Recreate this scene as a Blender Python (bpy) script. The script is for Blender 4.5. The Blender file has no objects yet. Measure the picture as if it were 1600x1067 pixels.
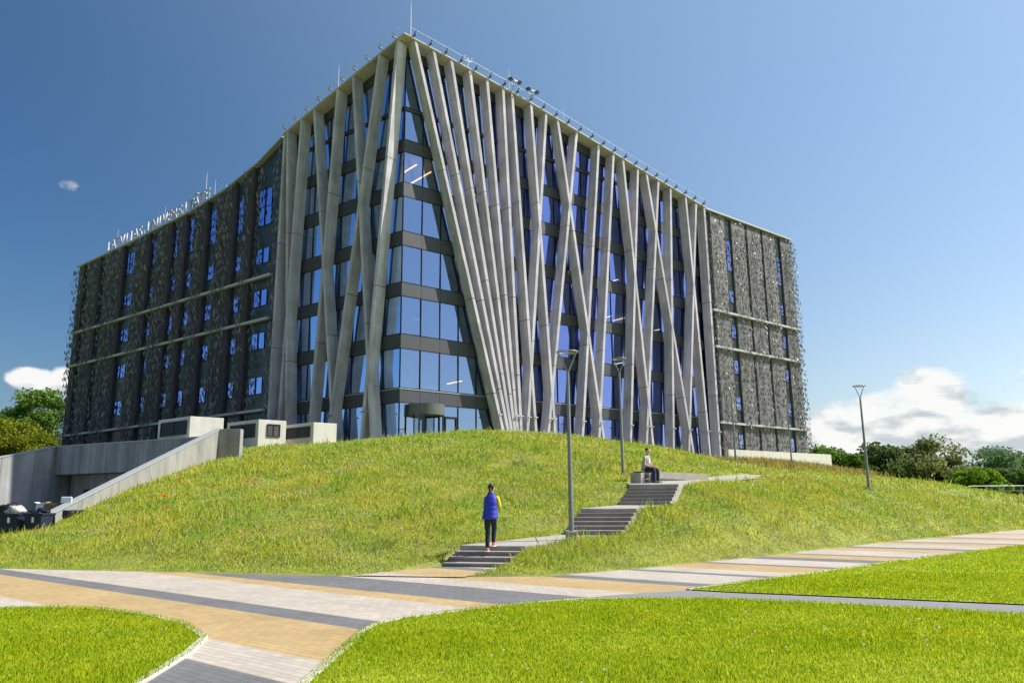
import bpy, bmesh, math, random
import numpy as np
from mathutils import Vector, Matrix

# ------------------------------------------------------------------ camera, sky, sun, exposure
scene = bpy.context.scene
COL = scene.collection
R = math.radians
cam_d = bpy.data.cameras.new('camera'); cam = bpy.data.objects.new('camera', cam_d); COL.objects.link(cam)
cam_d.sensor_width = 36.0; cam_d.lens = 1229.33 / 1600 * 36.0
cam_d.clip_start = 0.1; cam_d.clip_end = 5000
EYE = 1.55
_p, _r = R(11.5776), R(-0.5467)
_F = Vector((0, math.cos(_p), math.sin(_p))); _rt = Vector((1, 0, 0)); _up = _rt.cross(_F)
_X = math.cos(_r) * _rt + math.sin(_r) * _up
_Y = -math.sin(_r) * _rt + math.cos(_r) * _up
_M = Matrix((_X, _Y, -_F)).transposed().to_4x4(); _M.translation = (0, 0, EYE)
cam.matrix_world = _M
scene.camera = cam

SUN_AZ, SUN_EL = R(7.0), R(46.0)           # azimuth from +X towards +Y
SUN = Vector((math.cos(SUN_AZ) * math.cos(SUN_EL), math.sin(SUN_AZ) * math.cos(SUN_EL), math.sin(SUN_EL)))
sl = bpy.data.lights.new('sun', 'SUN'); sl.energy = 5.0; sl.angle = R(0.5); sl.color = (1.0, 0.95, 0.86)
so = bpy.data.objects.new('sun', sl); COL.objects.link(so)
so.rotation_euler = SUN.to_track_quat('Z', 'Y').to_euler(); so.location = (60, 30, 80)

world = bpy.data.worlds.new('World'); scene.world = world; world.use_nodes = True
def build_sky():
    nt = world.node_tree; N, L = nt.nodes, nt.links
    N.clear()
    out = N.new('ShaderNodeOutputWorld'); bg = N.new('ShaderNodeBackground'); bg.inputs['Strength'].default_value = 0.072
    L.new(bg.outputs[0], out.inputs[0])
    sky = N.new('ShaderNodeTexSky'); sky.sky_type = 'NISHITA'; sky.sun_disc = False
    sky.sun_elevation = SUN_EL; sky.sun_rotation = R(90) - SUN_AZ
    sky.air_density = 1.0; sky.dust_density = 1.5; sky.ozone_density = 4.0; sky.altitude = 0
    hs = N.new('ShaderNodeHueSaturation'); hs.inputs['Saturation'].default_value = 1.22; hs.inputs['Value'].default_value = 1.0
    L.new(sky.outputs[0], hs.inputs['Color'])
    tc = N.new('ShaderNodeTexCoord'); sep = N.new('ShaderNodeSeparateXYZ'); L.new(tc.outputs['Generated'], sep.inputs[0])
    def math_(op, a, b=None, c=None, clamp=False):
        m = N.new('ShaderNodeMath'); m.operation = op; m.use_clamp = clamp
        for i, v in enumerate((a, b, c)):
            if v is None: continue
            if isinstance(v, (int, float)): m.inputs[i].default_value = v
            else: L.new(v, m.inputs[i])
        return m.outputs[0]
    az = math_('ARCTAN2', sep.outputs['X'], sep.outputs['Y'])          # radians from +Y towards +X
    el = math_('ARCSINE', sep.outputs['Z'])
    cmb = N.new('ShaderNodeCombineXYZ')
    L.new(math_('MULTIPLY', az, 17.0), cmb.inputs[0]); L.new(math_('MULTIPLY', el, 25.0), cmb.inputs[1])
    n1 = N.new('ShaderNodeTexNoise'); n1.inputs['Scale'].default_value = 1.0; n1.inputs['Detail'].default_value = 9; n1.inputs['Roughness'].default_value = 0.58
    L.new(cmb.outputs[0], n1.inputs['Vector'])
    nz = n1.outputs['Fac']
    def ell(a0, e0, ra, re, gain):
        u = math_('DIVIDE', math_('SUBTRACT', az, a0), ra); v = math_('DIVIDE', math_('SUBTRACT', el, e0), re)
        d = math_('ADD', math_('MULTIPLY', u, u), math_('MULTIPLY', v, v))
        return math_('MULTIPLY', math_('SUBTRACT', 1.0, d, clamp=True), gain)
    # cumulus bank low on the right, a small cloud low on the left, a wisp higher up, and clouds behind the viewer
    m = ell(0.60, -0.01, 0.35, 0.185, 1.0)
    for a in (ell(0.475, 0.10, 0.10, 0.07, 0.75), ell(0.40, 0.05, 0.11, 0.085, 0.9), ell(1.75, 0.08, 0.30, 0.10, 0.5), ell(0.72, 0.07, 0.22, 0.11, 0.5), ell(-0.552, 0.137, 0.036, 0.020, 0.95), ell(-0.522, 0.131, 0.034, 0.032, 1.0), ell(-0.502, 0.105, 0.035, 0.02, 0.6),
              ell(-0.59, 0.085, 0.05, 0.025, 0.5), ell(-0.537, 0.350, 0.030, 0.015, 0.49), ell(0.39, 0.155, 0.03, 0.012, 0.34), ell(2.55, 0.1, 0.35, 0.13, 0.5), ell(1.9, 0.22, 0.3, 0.06, 0.36),
              ell(-2.2, 0.12, 0.8, 0.12, 0.45), ell(3.1, 0.3, 0.2, 0.1, 0.3)):
        m = math_('MAXIMUM', m, a)
    dens = math_('ADD', nz, math_('SUBTRACT', m, 0.5))
    mr = N.new('ShaderNodeMapRange'); mr.interpolation_type = 'SMOOTHSTEP'
    L.new(dens, mr.inputs[0]); mr.inputs[1].default_value = 0.42; mr.inputs[2].default_value = 0.66
    front = math_('MULTIPLY', mr.outputs[0], math_('GREATER_THAN', m, 0.001))
    cov = math_('MULTIPLY', front, 0.96)
    # grey undersides
    cmb2 = N.new('ShaderNodeCombineXYZ')
    L.new(math_('MULTIPLY', az, 17.0), cmb2.inputs[0]); L.new(math_('MULTIPLY', el, 42.0), cmb2.inputs[1]); cmb2.inputs[2].default_value = 3.3
    n2 = N.new('ShaderNodeTexNoise'); n2.inputs['Scale'].default_value = 1.0; n2.inputs['Detail'].default_value = 6; n2.inputs['Roughness'].default_value = 0.5
    L.new(cmb2.outputs[0], n2.inputs['Vector'])
    cr = N.new('ShaderNodeValToRGB'); cr.color_ramp.elements[0].position = 0.50; cr.color_ramp.elements[1].position = 0.62
    cr.color_ramp.elements[0].color = (9.6, 9.6, 9.4, 1); cr.color_ramp.elements[1].color = (5.6, 6.2, 6.6, 1)
    L.new(n2.outputs['Fac'], cr.inputs[0])
    # thin haze that scatters light forward, strongest round the sun and towards the horizon
    dt = N.new('ShaderNodeVectorMath'); dt.operation = 'DOT_PRODUCT'; L.new(tc.outputs['Generated'], dt.inputs[0]); dt.inputs[1].default_value = SUN
    mr2 = N.new('ShaderNodeMapRange'); mr2.interpolation_type = 'SMOOTHSTEP'; L.new(dt.outputs['Value'], mr2.inputs[0]); mr2.inputs[1].default_value = -0.12; mr2.inputs[2].default_value = 0.88
    low = math_('POWER', math_('SUBTRACT', 1.0, math_('ABSOLUTE', sep.outputs['Z']), clamp=True), 6.0)
    def scaled(col, f):
        v = N.new('ShaderNodeVectorMath'); v.operation = 'SCALE'; v.inputs[0].default_value = col; L.new(f, v.inputs['Scale']); return v.outputs[0]
    hv = N.new('ShaderNodeVectorMath'); hv.operation = 'ADD'
    L.new(scaled((1.95, 2.75, 3.35), mr2.outputs[0]), hv.inputs[0]); L.new(scaled((6.2, 5.4, 3.2), math_('MULTIPLY', mr2.outputs[0], low)), hv.inputs[1])
    ad = N.new('ShaderNodeVectorMath'); ad.operation = 'ADD'; L.new(hs.outputs[0], ad.inputs[0]); L.new(hv.outputs[0], ad.inputs[1])
    mx = N.new('ShaderNodeMixRGB'); L.new(cov, mx.inputs[0]); L.new(ad.outputs[0], mx.inputs[1]); L.new(cr.outputs[0], mx.inputs[2])
    L.new(mx.outputs[0], bg.inputs['Color'])
build_sky()
scene.view_settings.view_transform = 'Standard'; scene.view_settings.look = 'None'
scene.view_settings.exposure = 0.5; scene.view_settings.gamma = 1.0
scene.render.engine = 'CYCLES'
scene.cycles.max_bounces = 8; scene.cycles.transparent_max_bounces = 12

random.seed(5); rng = np.random.default_rng(5)

# ------------------------------------------------------------------ materials
def mat(name, col, rough=0.8, metal=0.0, var=0.12, scale=4.0, bump=0.0, spec=0.3, stretch=(1, 1, 1), streak=0.0, detail=5, tint=None):
    """principled surface with noise mottling (and optional vertical streaks of dirt)"""
    m = bpy.data.materials.new(name); m.use_nodes = True
    nt = m.node_tree; N, L = nt.nodes, nt.links
    b = N['Principled BSDF']
    b.inputs['Roughness'].default_value = rough; b.inputs['Metallic'].default_value = metal
    b.inputs['Specular IOR Level'].default_value = spec
    tc = N.new('ShaderNodeTexCoord'); mp = N.new('ShaderNodeMapping'); mp.inputs['Scale'].default_value = stretch
    L.new(tc.outputs['Object'], mp.inputs[0])
    n = N.new('ShaderNodeTexNoise'); n.inputs['Scale'].default_value = scale; n.inputs['Detail'].default_value = detail; n.inputs['Roughness'].default_value = 0.62
    L.new(mp.outputs[0], n.inputs['Vector'])
    cr = N.new('ShaderNodeValToRGB')
    c = Vector(col); t = Vector(tint) if tint else c
    cr.color_ramp.elements[0].position = 0.3; cr.color_ramp.elements[1].position = 0.7
    cr.color_ramp.elements[0].color = (*(t * (1 - var)), 1); cr.color_ramp.elements[1].color = (*(c * (1 + var)), 1)
    L.new(n.outputs['Fac'], cr.inputs[0])
    last = cr.outputs[0]
    if streak > 0:
        mp2 = N.new('ShaderNodeMapping'); mp2.inputs['Scale'].default_value = (2.2, 2.2, 0.12); L.new(tc.outputs['Object'], mp2.inputs[0])
        n2 = N.new('ShaderNodeTexNoise'); n2.inputs['Scale'].default_value = 1.0; n2.inputs['Detail'].default_value = 6; L.new(mp2.outputs[0], n2.inputs['Vector'])
        c2 = N.new('ShaderNodeValToRGB'); c2.color_ramp.elements[0].position = 0.35; c2.color_ramp.elements[1].position = 0.6
        v = 1 - streak; c2.color_ramp.elements[0].color = (v, v, v * 0.97, 1); c2.color_ramp.elements[1].color = (1, 1, 1, 1)
        L.new(n2.outputs['Fac'], c2.inputs[0])
        mm = N.new('ShaderNodeMixRGB'); mm.blend_type = 'MULTIPLY'; mm.inputs[0].default_value = 1.0
        L.new(last, mm.inputs[1]); L.new(c2.outputs[0], mm.inputs[2]); last = mm.outputs[0]
    L.new(last, b.inputs['Base Color'])
    if bump > 0:
        bp = N.new('ShaderNodeBump'); bp.inputs['Strength'].default_value = bump; bp.inputs['Distance'].default_value = 0.02
        L.new(n.outputs['Fac'], bp.inputs['Height']); L.new(bp.outputs[0], b.inputs['Normal'])
    return m

def glass_mat(name, refl, trans, base=0.3, gain=0.6):
    m = bpy.data.materials.new(name); m.use_nodes = True
    nt = m.node_tree; N, L = nt.nodes, nt.links; N.clear()
    out = N.new('ShaderNodeOutputMaterial'); mix = N.new('ShaderNodeMixShader')
    tr = N.new('ShaderNodeBsdfTransparent'); tr.inputs[0].default_value = (*trans, 1)
    gl = N.new('ShaderNodeBsdfGlossy'); gl.inputs['Roughness'].default_value = 0.0; gl.inputs['Color'].default_value = (*refl, 1)
    n = N.new('ShaderNodeTexNoise'); n.inputs['Scale'].default_value = 0.6; n.inputs['Detail'].default_value = 1
    tc = N.new('ShaderNodeTexCoord'); L.new(tc.outputs['Object'], n.inputs['Vector'])
    bp = N.new('ShaderNodeBump'); bp.inputs['Strength'].default_value = 0.06; bp.inputs['Distance'].default_value = 0.05
    L.new(n.outputs['Fac'], bp.inputs['Height']); L.new(bp.outputs[0], gl.inputs['Normal'])
    fr = N.new('ShaderNodeFresnel'); fr.inputs[0].default_value = 1.55
    ma = N.new('ShaderNodeMath'); ma.operation = 'MULTIPLY_ADD'; ma.use_clamp = True
    L.new(fr.outputs[0], ma.inputs[0]); ma.inputs[1].default_value = gain; ma.inputs[2].default_value = base
    L.new(ma.outputs[0], mix.inputs[0]); L.new(tr.outputs[0], mix.inputs[1]); L.new(gl.outputs[0], mix.inputs[2])
    L.new(mix.outputs[0], out.inputs[0])
    return m

def blade_mat(name, cols, patch, patch_scale=0.35, transl=0.45, up=0.65, straw=None):
    """leaf / grass: colour varies per blade and by broad patches in the ground"""
    m = bpy.data.materials.new(name); m.use_nodes = True
    nt = m.node_tree; N, L = nt.nodes, nt.links; N.clear()
    out = N.new('ShaderNodeOutputMaterial')
    geo = N.new('ShaderNodeNewGeometry')
    cr = N.new('ShaderNodeValToRGB'); e = cr.color_ramp.elements
    e[0].position = 0; e[0].color = (*cols[0], 1); e[1].position = 1; e[1].color = (*cols[-1], 1)
    for i, c in enumerate(cols[1:-1]): x = e.new((i + 1) / (len(cols) - 1)); x.color = (*c, 1)
    L.new(geo.outputs['Random Per Island'], cr.inputs[0])
    n = N.new('ShaderNodeTexNoise'); n.inputs['Scale'].default_value = patch_scale; n.inputs['Detail'].default_value = 4; n.inputs['Roughness'].default_value = 0.65
    L.new(geo.outputs['Position'], n.inputs['Vector'])
    c2 = N.new('ShaderNodeValToRGB'); c2.color_ramp.elements[0].position = 0.36; c2.color_ramp.elements[1].position = 0.66
    c2.color_ramp.elements[0].color = (*patch[0], 1); c2.color_ramp.elements[1].color = (*patch[1], 1)
    L.new(n.outputs['Fac'], c2.inputs[0])
    mu = N.new('ShaderNodeMixRGB'); mu.blend_type = 'MULTIPLY'; mu.inputs[0].default_value = 1
    L.new(cr.outputs[0], mu.inputs[1]); L.new(c2.outputs[0], mu.inputs[2])
    last = mu.outputs[0]
    if straw:
        n3 = N.new('ShaderNodeTexNoise'); n3.inputs['Scale'].default_value = 0.42; n3.inputs['Detail'].default_value = 5; n3.inputs['Roughness'].default_value = 0.7
        mp = N.new('ShaderNodeVectorMath'); mp.operation = 'ADD'; mp.inputs[1].default_value = (31.7, 4.2, 0); L.new(geo.outputs['Position'], mp.inputs[0]); L.new(mp.outputs[0], n3.inputs['Vector'])
        m3 = N.new('ShaderNodeMapRange'); L.new(n3.outputs['Fac'], m3.inputs[0]); m3.inputs[1].default_value = 0.56; m3.inputs[2].default_value = 0.74; m3.inputs[4].default_value = 0.75
        x3 = N.new('ShaderNodeMixRGB'); L.new(m3.outputs[0], x3.inputs[0]); L.new(last, x3.inputs[1]); x3.inputs[2].default_value = (*straw, 1); last = x3.outputs[0]
    d = N.new('ShaderNodeBsdfDiffuse'); t = N.new('ShaderNodeBsdfTranslucent'); ms = N.new('ShaderNodeMixShader'); ms.inputs[0].default_value = transl
    L.new(last, d.inputs[0]); L.new(last, t.inputs[0])
    if up > 0:
        vm = N.new('ShaderNodeVectorMath'); vm.operation = 'SCALE'; L.new(geo.outputs['Normal'], vm.inputs[0]); vm.inputs['Scale'].default_value = 1 - up
        va = N.new('ShaderNodeVectorMath'); va.operation = 'ADD'; L.new(vm.outputs[0], va.inputs[0]); va.inputs[1].default_value = (0, 0, up)
        vn = N.new('ShaderNodeVectorMath'); vn.operation = 'NORMALIZE'; L.new(va.outputs[0], vn.inputs[0])
        L.new(vn.outputs[0], d.inputs['Normal'])
    L.new(d.outputs[0], ms.inputs[1]); L.new(t.outputs[0], ms.inputs[2]); L.new(ms.outputs[0], out.inputs[0])
    return m

M = {}
M['concrete'] = mat('concrete', (0.31, 0.305, 0.285), 0.85, var=0.13, scale=0.9, bump=0.12, streak=0.2, tint=(0.28, 0.275, 0.255))
M['fin'] = mat('fin_concrete', (0.535, 0.51, 0.58), 0.8, var=0.13, scale=0.7, bump=0.08, streak=0.24, tint=(0.46, 0.44, 0.50))
M['soffit'] = mat('soffit_concrete', (0.46, 0.41, 0.42), 0.85, var=0.08, scale=1.2)
M['joint'] = mat('dark_joint', (0.03, 0.03, 0.03), 0.9)
M['vent_concrete'] = mat('vent_concrete', (0.66, 0.63, 0.57), 0.85, var=0.07, scale=1.5, bump=0.06, streak=0.10)
M['yard_concrete'] = mat('yard_concrete', (0.36, 0.36, 0.365), 0.85, var=0.16, scale=0.8, bump=0.1, streak=0.3)
M['louvre'] = mat('louvre', (0.03, 0.033, 0.038), 0.5)
M['spandrel'] = mat('spandrel', (0.050, 0.054, 0.068), 0.6, var=0.08, scale=0.5, spec=0.5)
M['drum'] = mat('drum_panel', (0.12, 0.125, 0.13), 0.5, var=0.06)
M['mullion'] = mat('mullion', (0.012, 0.013, 0.016), 0.4)
M['dark_panel'] = mat('dark_panel', (0.03, 0.038, 0.045), 0.35, var=0.15, scale=0.6, spec=0.5)
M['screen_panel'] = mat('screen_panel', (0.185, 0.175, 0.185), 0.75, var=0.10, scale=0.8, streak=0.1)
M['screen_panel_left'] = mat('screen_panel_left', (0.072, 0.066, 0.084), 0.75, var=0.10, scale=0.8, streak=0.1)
M['ledge'] = mat('ledge', (0.46, 0.46, 0.49), 0.7, var=0.06)
M['coping'] = mat('coping', (0.40, 0.42, 0.43), 0.5, metal=0.3, var=0.05)
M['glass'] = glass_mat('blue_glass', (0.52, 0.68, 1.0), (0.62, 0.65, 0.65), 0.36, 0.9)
M['glass_deep_reflection'] = glass_mat('deep_reflection_glass', (0.36, 0.46, 1.0), (0.62, 0.65, 0.65), 0.46, 0.9)  # same glass as the other panes; deeper blue reflection put into its tint
M['glass_corner'] = glass_mat('pale_reflection_glass', (0.48, 0.66, 1.0), (0.62, 0.65, 0.65), 0.40, 0.9)  # same glass again; the corner's paler reflection is put into the tint
M['glass_screen'] = glass_mat('screen_glass', (0.44, 0.54, 1.0), (0.10, 0.11, 0.16), 0.42, 0.9)
M['door_glass'] = glass_mat('door_glass', (0.8, 0.85, 0.9), (0.6, 0.62, 0.6), 0.08, 0.6)
M['interior'] = mat('interior_wall', (0.30, 0.30, 0.29), 0.9, var=0.2, scale=0.3)
M['slab'] = mat('interior_slab', (0.35, 0.35, 0.34), 0.9)
M['green_panel'] = mat('green_panel', (0.42, 0.50, 0.44), 0.8)
M['steel'] = mat('steel', (0.42, 0.43, 0.44), 0.45, metal=0.7, var=0.05)
M['lamp_grey'] = mat('lamp_grey', (0.24, 0.245, 0.26), 0.45, metal=0.3, var=0.06)
M['lamp_ring'] = mat('lamp_ring', (0.30, 0.31, 0.25), 0.4, metal=0.2, var=0.05)
M['white_metal'] = mat('white_metal', (0.62, 0.62, 0.66), 0.4, var=0.03)
M['letter_metal'] = mat('letter_metal', (0.36, 0.36, 0.43), 0.5, var=0.05)
M['dark_metal'] = mat('dark_metal', (0.07, 0.075, 0.085), 0.45, metal=0.3)
M['step'] = mat('step_concrete', (0.33, 0.29, 0.26), 0.85, var=0.14, scale=3, bump=0.2)
M['path_concrete'] = mat('path_concrete', (0.37, 0.34, 0.30), 0.85, var=0.12, scale=2.5, bump=0.15)
M['kerb'] = mat('kerb', (0.50, 0.47, 0.40), 0.85, var=0.12, scale=5)
M['soil'] = mat('soil', (0.22, 0.27, 0.04), 0.95, var=0.3, scale=1.1, bump=0.3, tint=(0.24, 0.20, 0.08))
M['lawn_soil'] = mat('lawn_soil', (0.30, 0.36, 0.02), 0.95, var=0.25, scale=3)
M['bark'] = mat('bark', (0.09, 0.07, 0.055), 0.9, var=0.3, scale=3, stretch=(1, 1, 0.3), bump=0.4)
M['bin'] = mat('bin_plastic', (0.016, 0.024, 0.055), 0.5, var=0.1)
M['bag'] = mat('bag_plastic', (0.012, 0.012, 0.014), 0.3, var=0.2)
M['rubbish'] = mat('rubbish', (0.42, 0.40, 0.36), 0.7, var=0.5, scale=9)
M['white_plastic'] = mat('white_plastic', (0.75, 0.77, 0.80), 0.5, var=0.04)
M['cardboard'] = mat('cardboard', (0.26, 0.17, 0.09), 0.85, var=0.12)
M['asphalt_far'] = mat('yard_floor', (0.12, 0.12, 0.12), 0.9, var=0.2, scale=3)
M['door_dark'] = mat('door_dark', (0.035, 0.033, 0.032), 0.6)
M['skin'] = mat('skin', (0.58, 0.36, 0.26), 0.55, var=0.04, scale=12)
M['hair'] = mat('hair', (0.045, 0.025, 0.016), 0.5, var=0.3, scale=60, stretch=(1, 1, 0.2))
M['vest'] = mat('vest', (0.030, 0.050, 0.42), 0.55, var=0.12, scale=14, bump=0.3)
M['yellow_knit'] = mat('yellow_knit', (0.72, 0.60, 0.05), 0.85, var=0.08, scale=30)
M['denim'] = mat('denim', (0.022, 0.030, 0.058), 0.85, var=0.25, scale=25)
M['blue_denim'] = mat('blue_denim', (0.10, 0.16, 0.28), 0.85, var=0.25, scale=25)
M['pink_shoe'] = mat('pink_shoe', (0.70, 0.10, 0.16), 0.6, var=0.1, scale=30)
M['white_sole'] = mat('white_sole', (0.75, 0.72, 0.70), 0.7)
M['grey_shirt'] = mat('grey_shirt', (0.38, 0.39, 0.395), 0.85, var=0.06, scale=14)
M['print_white'] = mat('print_white', (0.75, 0.74, 0.72), 0.8)
M['black_shoe'] = mat('black_shoe', (0.02, 0.02, 0.022), 0.6)
M['poppy'] = mat('poppy', (0.75, 0.06, 0.02), 0.7)
M['lawn'] = blade_mat('lawn_blades', [(0.40, 0.53, 0.012), (0.49, 0.61, 0.018), (0.57, 0.67, 0.04)], [(0.78, 0.88, 0.8), (1.1, 1.02, 1.0)], 1.3, 0.45, 0.85)
M['meadow'] = blade_mat('meadow_blades', [(0.30, 0.44, 0.03), (0.50, 0.62, 0.05), (0.60, 0.66, 0.08), (0.68, 0.64, 0.22)], [(0.66, 0.86, 0.7), (1.18, 0.99, 0.95)], 0.55, 0.45, 0.75, (0.62, 0.50, 0.22))
M['dry'] = blade_mat('dry_blades', [(0.40, 0.40, 0.08), (0.46, 0.34, 0.12), (0.50, 0.48, 0.12)], [(0.85, 0.85, 0.8), (1.1, 1.0, 0.95)], 0.4, 0.4, 0.7)
M['flower'] = blade_mat('wildflower_heads', [(0.75, 0.72, 0.65), (0.70, 0.52, 0.03), (0.75, 0.72, 0.66), (0.55, 0.42, 0.10)], [(0.9, 0.9, 0.9), (1, 1, 1)], 0.5, 0.3, 0.6)
M['leaf_steel'] = None

def leaf_metal():
    m = bpy.data.materials.new('leaf_steel'); m.use_nodes = True
    nt = m.node_tree; N, L = nt.nodes, nt.links; b = N['Principled BSDF']
    geo = N.new('ShaderNodeNewGeometry'); cr = N.new('ShaderNodeValToRGB'); e = cr.color_ramp.elements
    e[0].position = 0.0; e[0].color = (0.095, 0.095, 0.115, 1); e[1].position = 1.0; e[1].color = (0.07, 0.15, 0.075, 1)
    x = e.new(0.6); x.color = (0.25, 0.25, 0.285, 1); x = e.new(0.94); x.color = (0.15, 0.15, 0.175, 1)
    L.new(geo.outputs['Random Per Island'], cr.inputs[0]); L.new(cr.outputs[0], b.inputs['Base Color'])
    b.inputs['Metallic'].default_value = 0.2; b.inputs['Roughness'].default_value = 0.45
    return m
M['leaf_steel'] = leaf_metal()

def crown_mat(name, cols):
    return blade_mat(name, cols, [(0.8, 0.85, 0.8), (1.1, 1.08, 1.0)], 0.25, 0.35, 0.0)

def emit(name, col, s):
    m = bpy.data.materials.new(name); m.use_nodes = True; N = m.node_tree.nodes; N.clear()
    o = N.new('ShaderNodeOutputMaterial'); e = N.new('ShaderNodeEmission'); e.inputs[0].default_value = (*col, 1); e.inputs[1].default_value = s
    m.node_tree.links.new(e.outputs[0], o.inputs[0]); return m
M['warm_light'] = emit('warm_strip_light', (1.0, 0.62, 0.22), 2.2)
M['cool_light'] = emit('white_strip_light', (1.0, 0.95, 0.85), 1.6)

def paving_mat():
    """block paving in oblique cream, yellow and grey bands"""
    m = bpy.data.materials.new('paving'); m.use_nodes = True
    nt = m.node_tree; N, L = nt.nodes, nt.links; b = N['Principled BSDF']; b.inputs['Roughness'].default_value = 0.85
    b.inputs['Specular IOR Level'].default_value = 0.25
    tc = N.new('ShaderNodeTexCoord')
    dot = N.new('ShaderNodeVectorMath'); dot.operation = 'DOT_PRODUCT'; L.new(tc.outputs['Object'], dot.inputs[0]); dot.inputs[1].default_value = (0.656, 0.755, 0)
    mr = N.new('ShaderNodeMapRange'); L.new(dot.outputs['Value'], mr.inputs[0]); mr.inputs[1].default_value = 0; mr.inputs[2].default_value = 50
    cr = N.new('ShaderNodeValToRGB'); cr.color_ramp.interpolation = 'CONSTANT'; e = cr.color_ramp.elements
    CR, YE, GR = (0.46, 0.405, 0.35, 1), (0.44, 0.315, 0.155, 1), (0.165, 0.165, 0.172, 1)
    st = [(0, GR), (4.15, CR), (5.02, YE), (6.6, GR), (7.12, CR), (8.95, YE), (9.45, GR), (11.1, CR), (12.0, YE), (13.5, GR), (14.1, CR), (15.9, GR), (16.25, CR), (17.3, YE),
          (18.9, GR), (19.2, CR), (20.9, GR), (21.9, YE), (23.4, GR), (23.7, CR), (25.8, YE), (27.4, GR), (28.2, CR), (30.2, YE), (31.8, GR), (32.3, CR), (34.5, YE), (36.2, GR), (36.8, CR), (40, YE), (42, CR)]
    for i, (p, c) in enumerate(st):
        if i == 0: e[0].position = 0; e[0].color = c; continue
        if i == 1: e[1].position = p / 50; e[1].color = c; continue
        x = e.new(p / 50); x.color = c
    L.new(mr.outputs[0], cr.inputs[0])
    mp = N.new('ShaderNodeMapping'); mp.inputs['Rotation'].default_value = (0, 0, R(41)); L.new(tc.outputs['Object'], mp.inputs[0])
    br = N.new('ShaderNodeTexBrick'); br.inputs['Scale'].default_value = 1.0; br.inputs['Brick Width'].default_value = 0.21; br.inputs['Row Height'].default_value = 0.105
    br.inputs['Mortar Size'].default_value = 0.006; br.inputs['Color1'].default_value = (0.88, 0.88, 0.88, 1); br.inputs['Color2'].default_value = (1.07, 1.06, 1.05, 1); br.inputs['Mortar'].default_value = (0.68, 0.66, 0.62, 1)
    br.inputs['Bias'].default_value = 0.1
    L.new(mp.outputs[0], br.inputs['Vector'])
    n = N.new('ShaderNodeTexNoise'); n.inputs['Scale'].default_value = 0.7; n.inputs['Detail'].default_value = 6; L.new(tc.outputs['Object'], n.inputs['Vector'])
    c3 = N.new('ShaderNodeValToRGB'); c3.color_ramp.elements[0].position = 0.3; c3.color_ramp.elements[1].position = 0.7
    c3.color_ramp.elements[0].color = (0.88, 0.87, 0.86, 1); c3.color_ramp.elements[1].color = (1.07, 1.07, 1.07, 1); L.new(n.outputs['Fac'], c3.inputs[0])
    a = N.new('ShaderNodeMixRGB'); a.blend_type = 'MULTIPLY'; a.inputs[0].default_value = 1; L.new(cr.outputs[0], a.inputs[1]); L.new(br.outputs['Color'], a.inputs[2])
    a2 = N.new('ShaderNodeMixRGB'); a2.blend_type = 'MULTIPLY'; a2.inputs[0].default_value = 1; L.new(a.outputs[0], a2.inputs[1]); L.new(c3.outputs[0], a2.inputs[2])
    L.new(a2.outputs[0], b.inputs['Base Color'])
    bp = N.new('ShaderNodeBump'); bp.inputs['Strength'].default_value = 0.3; bp.inputs['Distance'].default_value = 0.006; L.new(br.outputs['Fac'], bp.inputs['Height']); bp.invert = True
    L.new(bp.outputs[0], b.inputs['Normal'])
    return m
M['paving'] = paving_mat()
M['grey_paving'] = mat('grey_paving', (0.215, 0.215, 0.22), 0.85, var=0.12, scale=6)

# ------------------------------------------------------------------ object helpers
def new_obj(name, me, parent=None):
    o = bpy.data.objects.new(name, me); COL.objects.link(o)
    if parent: o.parent = parent
    return o
def tag(o, label=None, cat=None, group=None, kind=None):
    if label: o['label'] = label
    if cat: o['category'] = cat
    if group: o['group'] = group
    if kind: o['kind'] = kind
    return o
def thing(name, label, cat, loc=(0, 0, 0), rz=0.0, group=None):
    o = bpy.data.objects.new(name, None); COL.objects.link(o); o.empty_display_size = 0.2
    o.location = loc; o.rotation_euler = (0, 0, rz)
    return tag(o, label, cat, group)
def copy_tree(o, parent=None):
    c = o.copy(); COL.objects.link(c); c.parent = parent
    for ch in list(o.children): copy_tree(ch, c)
    return c

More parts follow.
